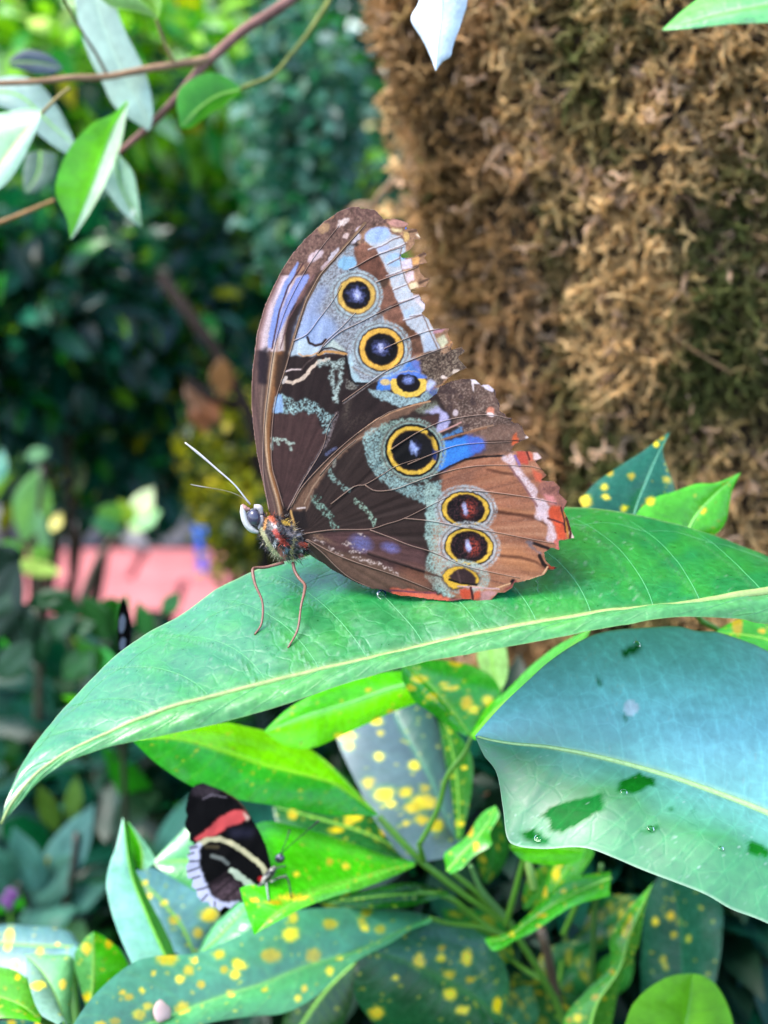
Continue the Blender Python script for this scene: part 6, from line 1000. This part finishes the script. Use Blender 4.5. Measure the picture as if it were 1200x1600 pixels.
stem(p2, [(60, 1700, .66), (80, 1500, .62), (110, 1380, .60), (120, 1300, .60)], [.003, .002, .0015], lin((60, 64, 44)) * .3); stem(p2, [(60, 1450, .62), (30, 1380, .60)], [.002, .0012], lin((60, 64, 44)) * .3)
for q, cl in [((60, 1410, 148, 1255, 62), (70, 116, 110)), ((62, 1410, 20, 1290, 60), (60, 110, 100)), ((40, 1420, 130, 1330, 56), (54, 100, 84)), ((30, 1440, 120, 1420, 60), (56, 112, 90)), ((10, 1400, -30, 1310, 60), (46, 96, 80)), ((80, 1430, 170, 1380, 40), (50, 100, 84)), ((50, 1370, 78, 1338, 18), (166, 150, 50)), ((90, 1300, 60, 1225, 34), (60, 90, 24)), ((110, 1290, 120, 1210, 30), (70, 104, 40)), ((240, 1370, 300, 1240, 44), (56, 110, 96)), ((250, 1390, 222, 1300, 30), (40, 90, 60)), ((130, 1440, 100, 1480, 44), (120, 170, 110))]: big_leaf(p2, *q, .61, .60, cl, tilt=.35)
p3 = empty('broadleaf_plant', P(190, 1080, .60), 'low plant with bright green leaf tips peeping behind the long leaf at the left', 'plant', 'blurred broadleaf plants')
stem(p3, [(200, 1400, .62), (190, 1150, .6), (165, 1050, .59)], [.002, .0014, .001], lin((60, 70, 44)) * .3)
for q, cl in [((175, 1060, 158, 1008, 30), (70, 170, 80)), ((140, 1100, 96, 1088, 14), (96, 196, 20)), ((165, 1050, 120, 1000, 34), (50, 120, 30)), ((190, 960, 150, 945, 40), (30, 90, 24)), ((170, 990, 200, 930, 36), (34, 100, 30)), ((40, 945, 112, 925, 30), (20, 70, 30)), ((170, 1000, 130, 930, 50), (30, 80, 30)), ((40, 1020, 20, 930, 60), (20, 50, 34)), ((60, 1000, 120, 960, 40), (26, 70, 40)), ((255, 960, 280, 925, 26), (40, 100, 50)), ((20, 900, -10, 850, 60), (16, 40, 30)), ((100, 1060, 150, 1010, 50), (24, 80, 30)), ((-20, 1010, 30, 870, 64), (14, 44, 30)), ((-30, 960, 38, 905, 50), (20, 60, 34)), ((60, 1040, 60, 965, 40), (20, 60, 34)), ((0, 1060, 50, 1000, 50), (18, 60, 34)), ((130, 960, 60, 930, 34), (30, 84, 40)), ((235, 1000, 215, 940, 30), (40, 100, 44)), ((100, 985, 150, 975, 30), (24, 74, 36))]: big_leaf(p3, *q, .59, .585, cl, tilt=.3)
fl = empty('fallen_branch', P(330, 640, 1.0), 'dark branch with withered orange brown leaves left of the wings', 'branch')
for pts, r in [([(250, 430, 1.0), (300, 500, 1.0), (345, 560, 1.0), (370, 640, 1.0), (400, 700, 1.0), (420, 1200, 1.1), (420, 3000, 1.6)], [.005, .005, .006, .008, .012]), ([(290, 595, .99), (330, 620, .99), (372, 636, 1.0)], [.003, .005])]: tube('twig', np.array([P(*q) for q in pts]), r, M_bark, fl, lin((50, 36, 30)) * .3, n=30)
for q, cl in [((345, 560, 350, 625, 40), (150, 104, 50)), ((300, 610, 345, 660, 44), (140, 84, 40)), ((310, 620, 322, 678, 44), (150, 92, 44)), ((290, 600, 320, 645, 26), (130, 90, 56))]: big_leaf(fl, *q, .99, .985, cl, tilt=.2, k=.5)
fw = empty('flower', P(920, 1430, .56), 'small lilac flower buds on a thin stem under the broad leaf', 'flower', 'lilac flowers')
stem(fw, [(930, 1700, .58), (925, 1520, .565), (935, 1425, .56)], [.0012, .0008]); stem(fw, [(925, 1500, .565), (906, 1424, .56)], [.0008, .0006])
for x, y, r in ((937, 1420, 13), (906, 1421, 8), (909, 1340, 9)):
    v, f, _, _, _ = px_blob(x, y, .56, r, r * 1.25, r / FPX * .56, 0, 10, 12); mesh('bud', v, f, M_soft, fw, lin((206, 170, 226)) * .75 * np.ones((len(v), 1)))
fw = empty('flower', P(14, 1405, .6), 'small purple flower in the shade at the left edge', 'flower', 'lilac flowers')
stem(fw, [(40, 1600, .62), (20, 1480, .605), (16, 1405, .6)], [.0012, .0008])
for x, y in ((8, 1408), (22, 1400), (16, 1396), (14, 1414)):
    v, f, _, _, _ = px_blob(x, y, .6, 9, 10, .002, 0, 8, 10); mesh('petal', v, f, M_soft, fw, lin((140, 90, 160)) * .6 * np.ones((len(v), 1)))

# further leaves of the middle croton, deeper in the shrub
for q, cl, d, ns in [((800, 1500, 690, 1420, 80), (40, 130, 60), .415, 10), ((840, 1560, 930, 1470, 90), (36, 120, 60), .425, 8), ((870, 1600, 800, 1520, 80), (30, 110, 56), .42, 8), ((880, 1480, 1000, 1400, 80), (34, 116, 60), .43, 8), ((900, 1650, 860, 1540, 90), (40, 120, 60), .41, 8), ((760, 1380, 780, 1270, 50), (36, 120, 40), .40, 4), ((560, 1420, 470, 1350, 60), (40, 130, 50), .40, 5), ((820, 1420, 880, 1340, 50), (60, 150, 40), .40, 4), ((930, 1560, 990, 1480, 60), (50, 140, 50), .42, 6), ((790, 1610, 830, 1540, 70), (60, 130, 90), .405, 6)]:
    big_leaf(c1, *q, d, d - .01, cl, tilt=.25, mat=M_gloss, nrand=ns, rr=(3, 7), k=.7)
for pts in ([(850, 1532, .388), (820, 1515, .40), (800, 1500, .414)], [(885, 1600, .395), (860, 1580, .41), (840, 1560, .424)], [(870, 1560, .40), (876, 1520, .415), (880, 1480, .429)]): stem(c1, pts, [.0009, .0007], n=10)
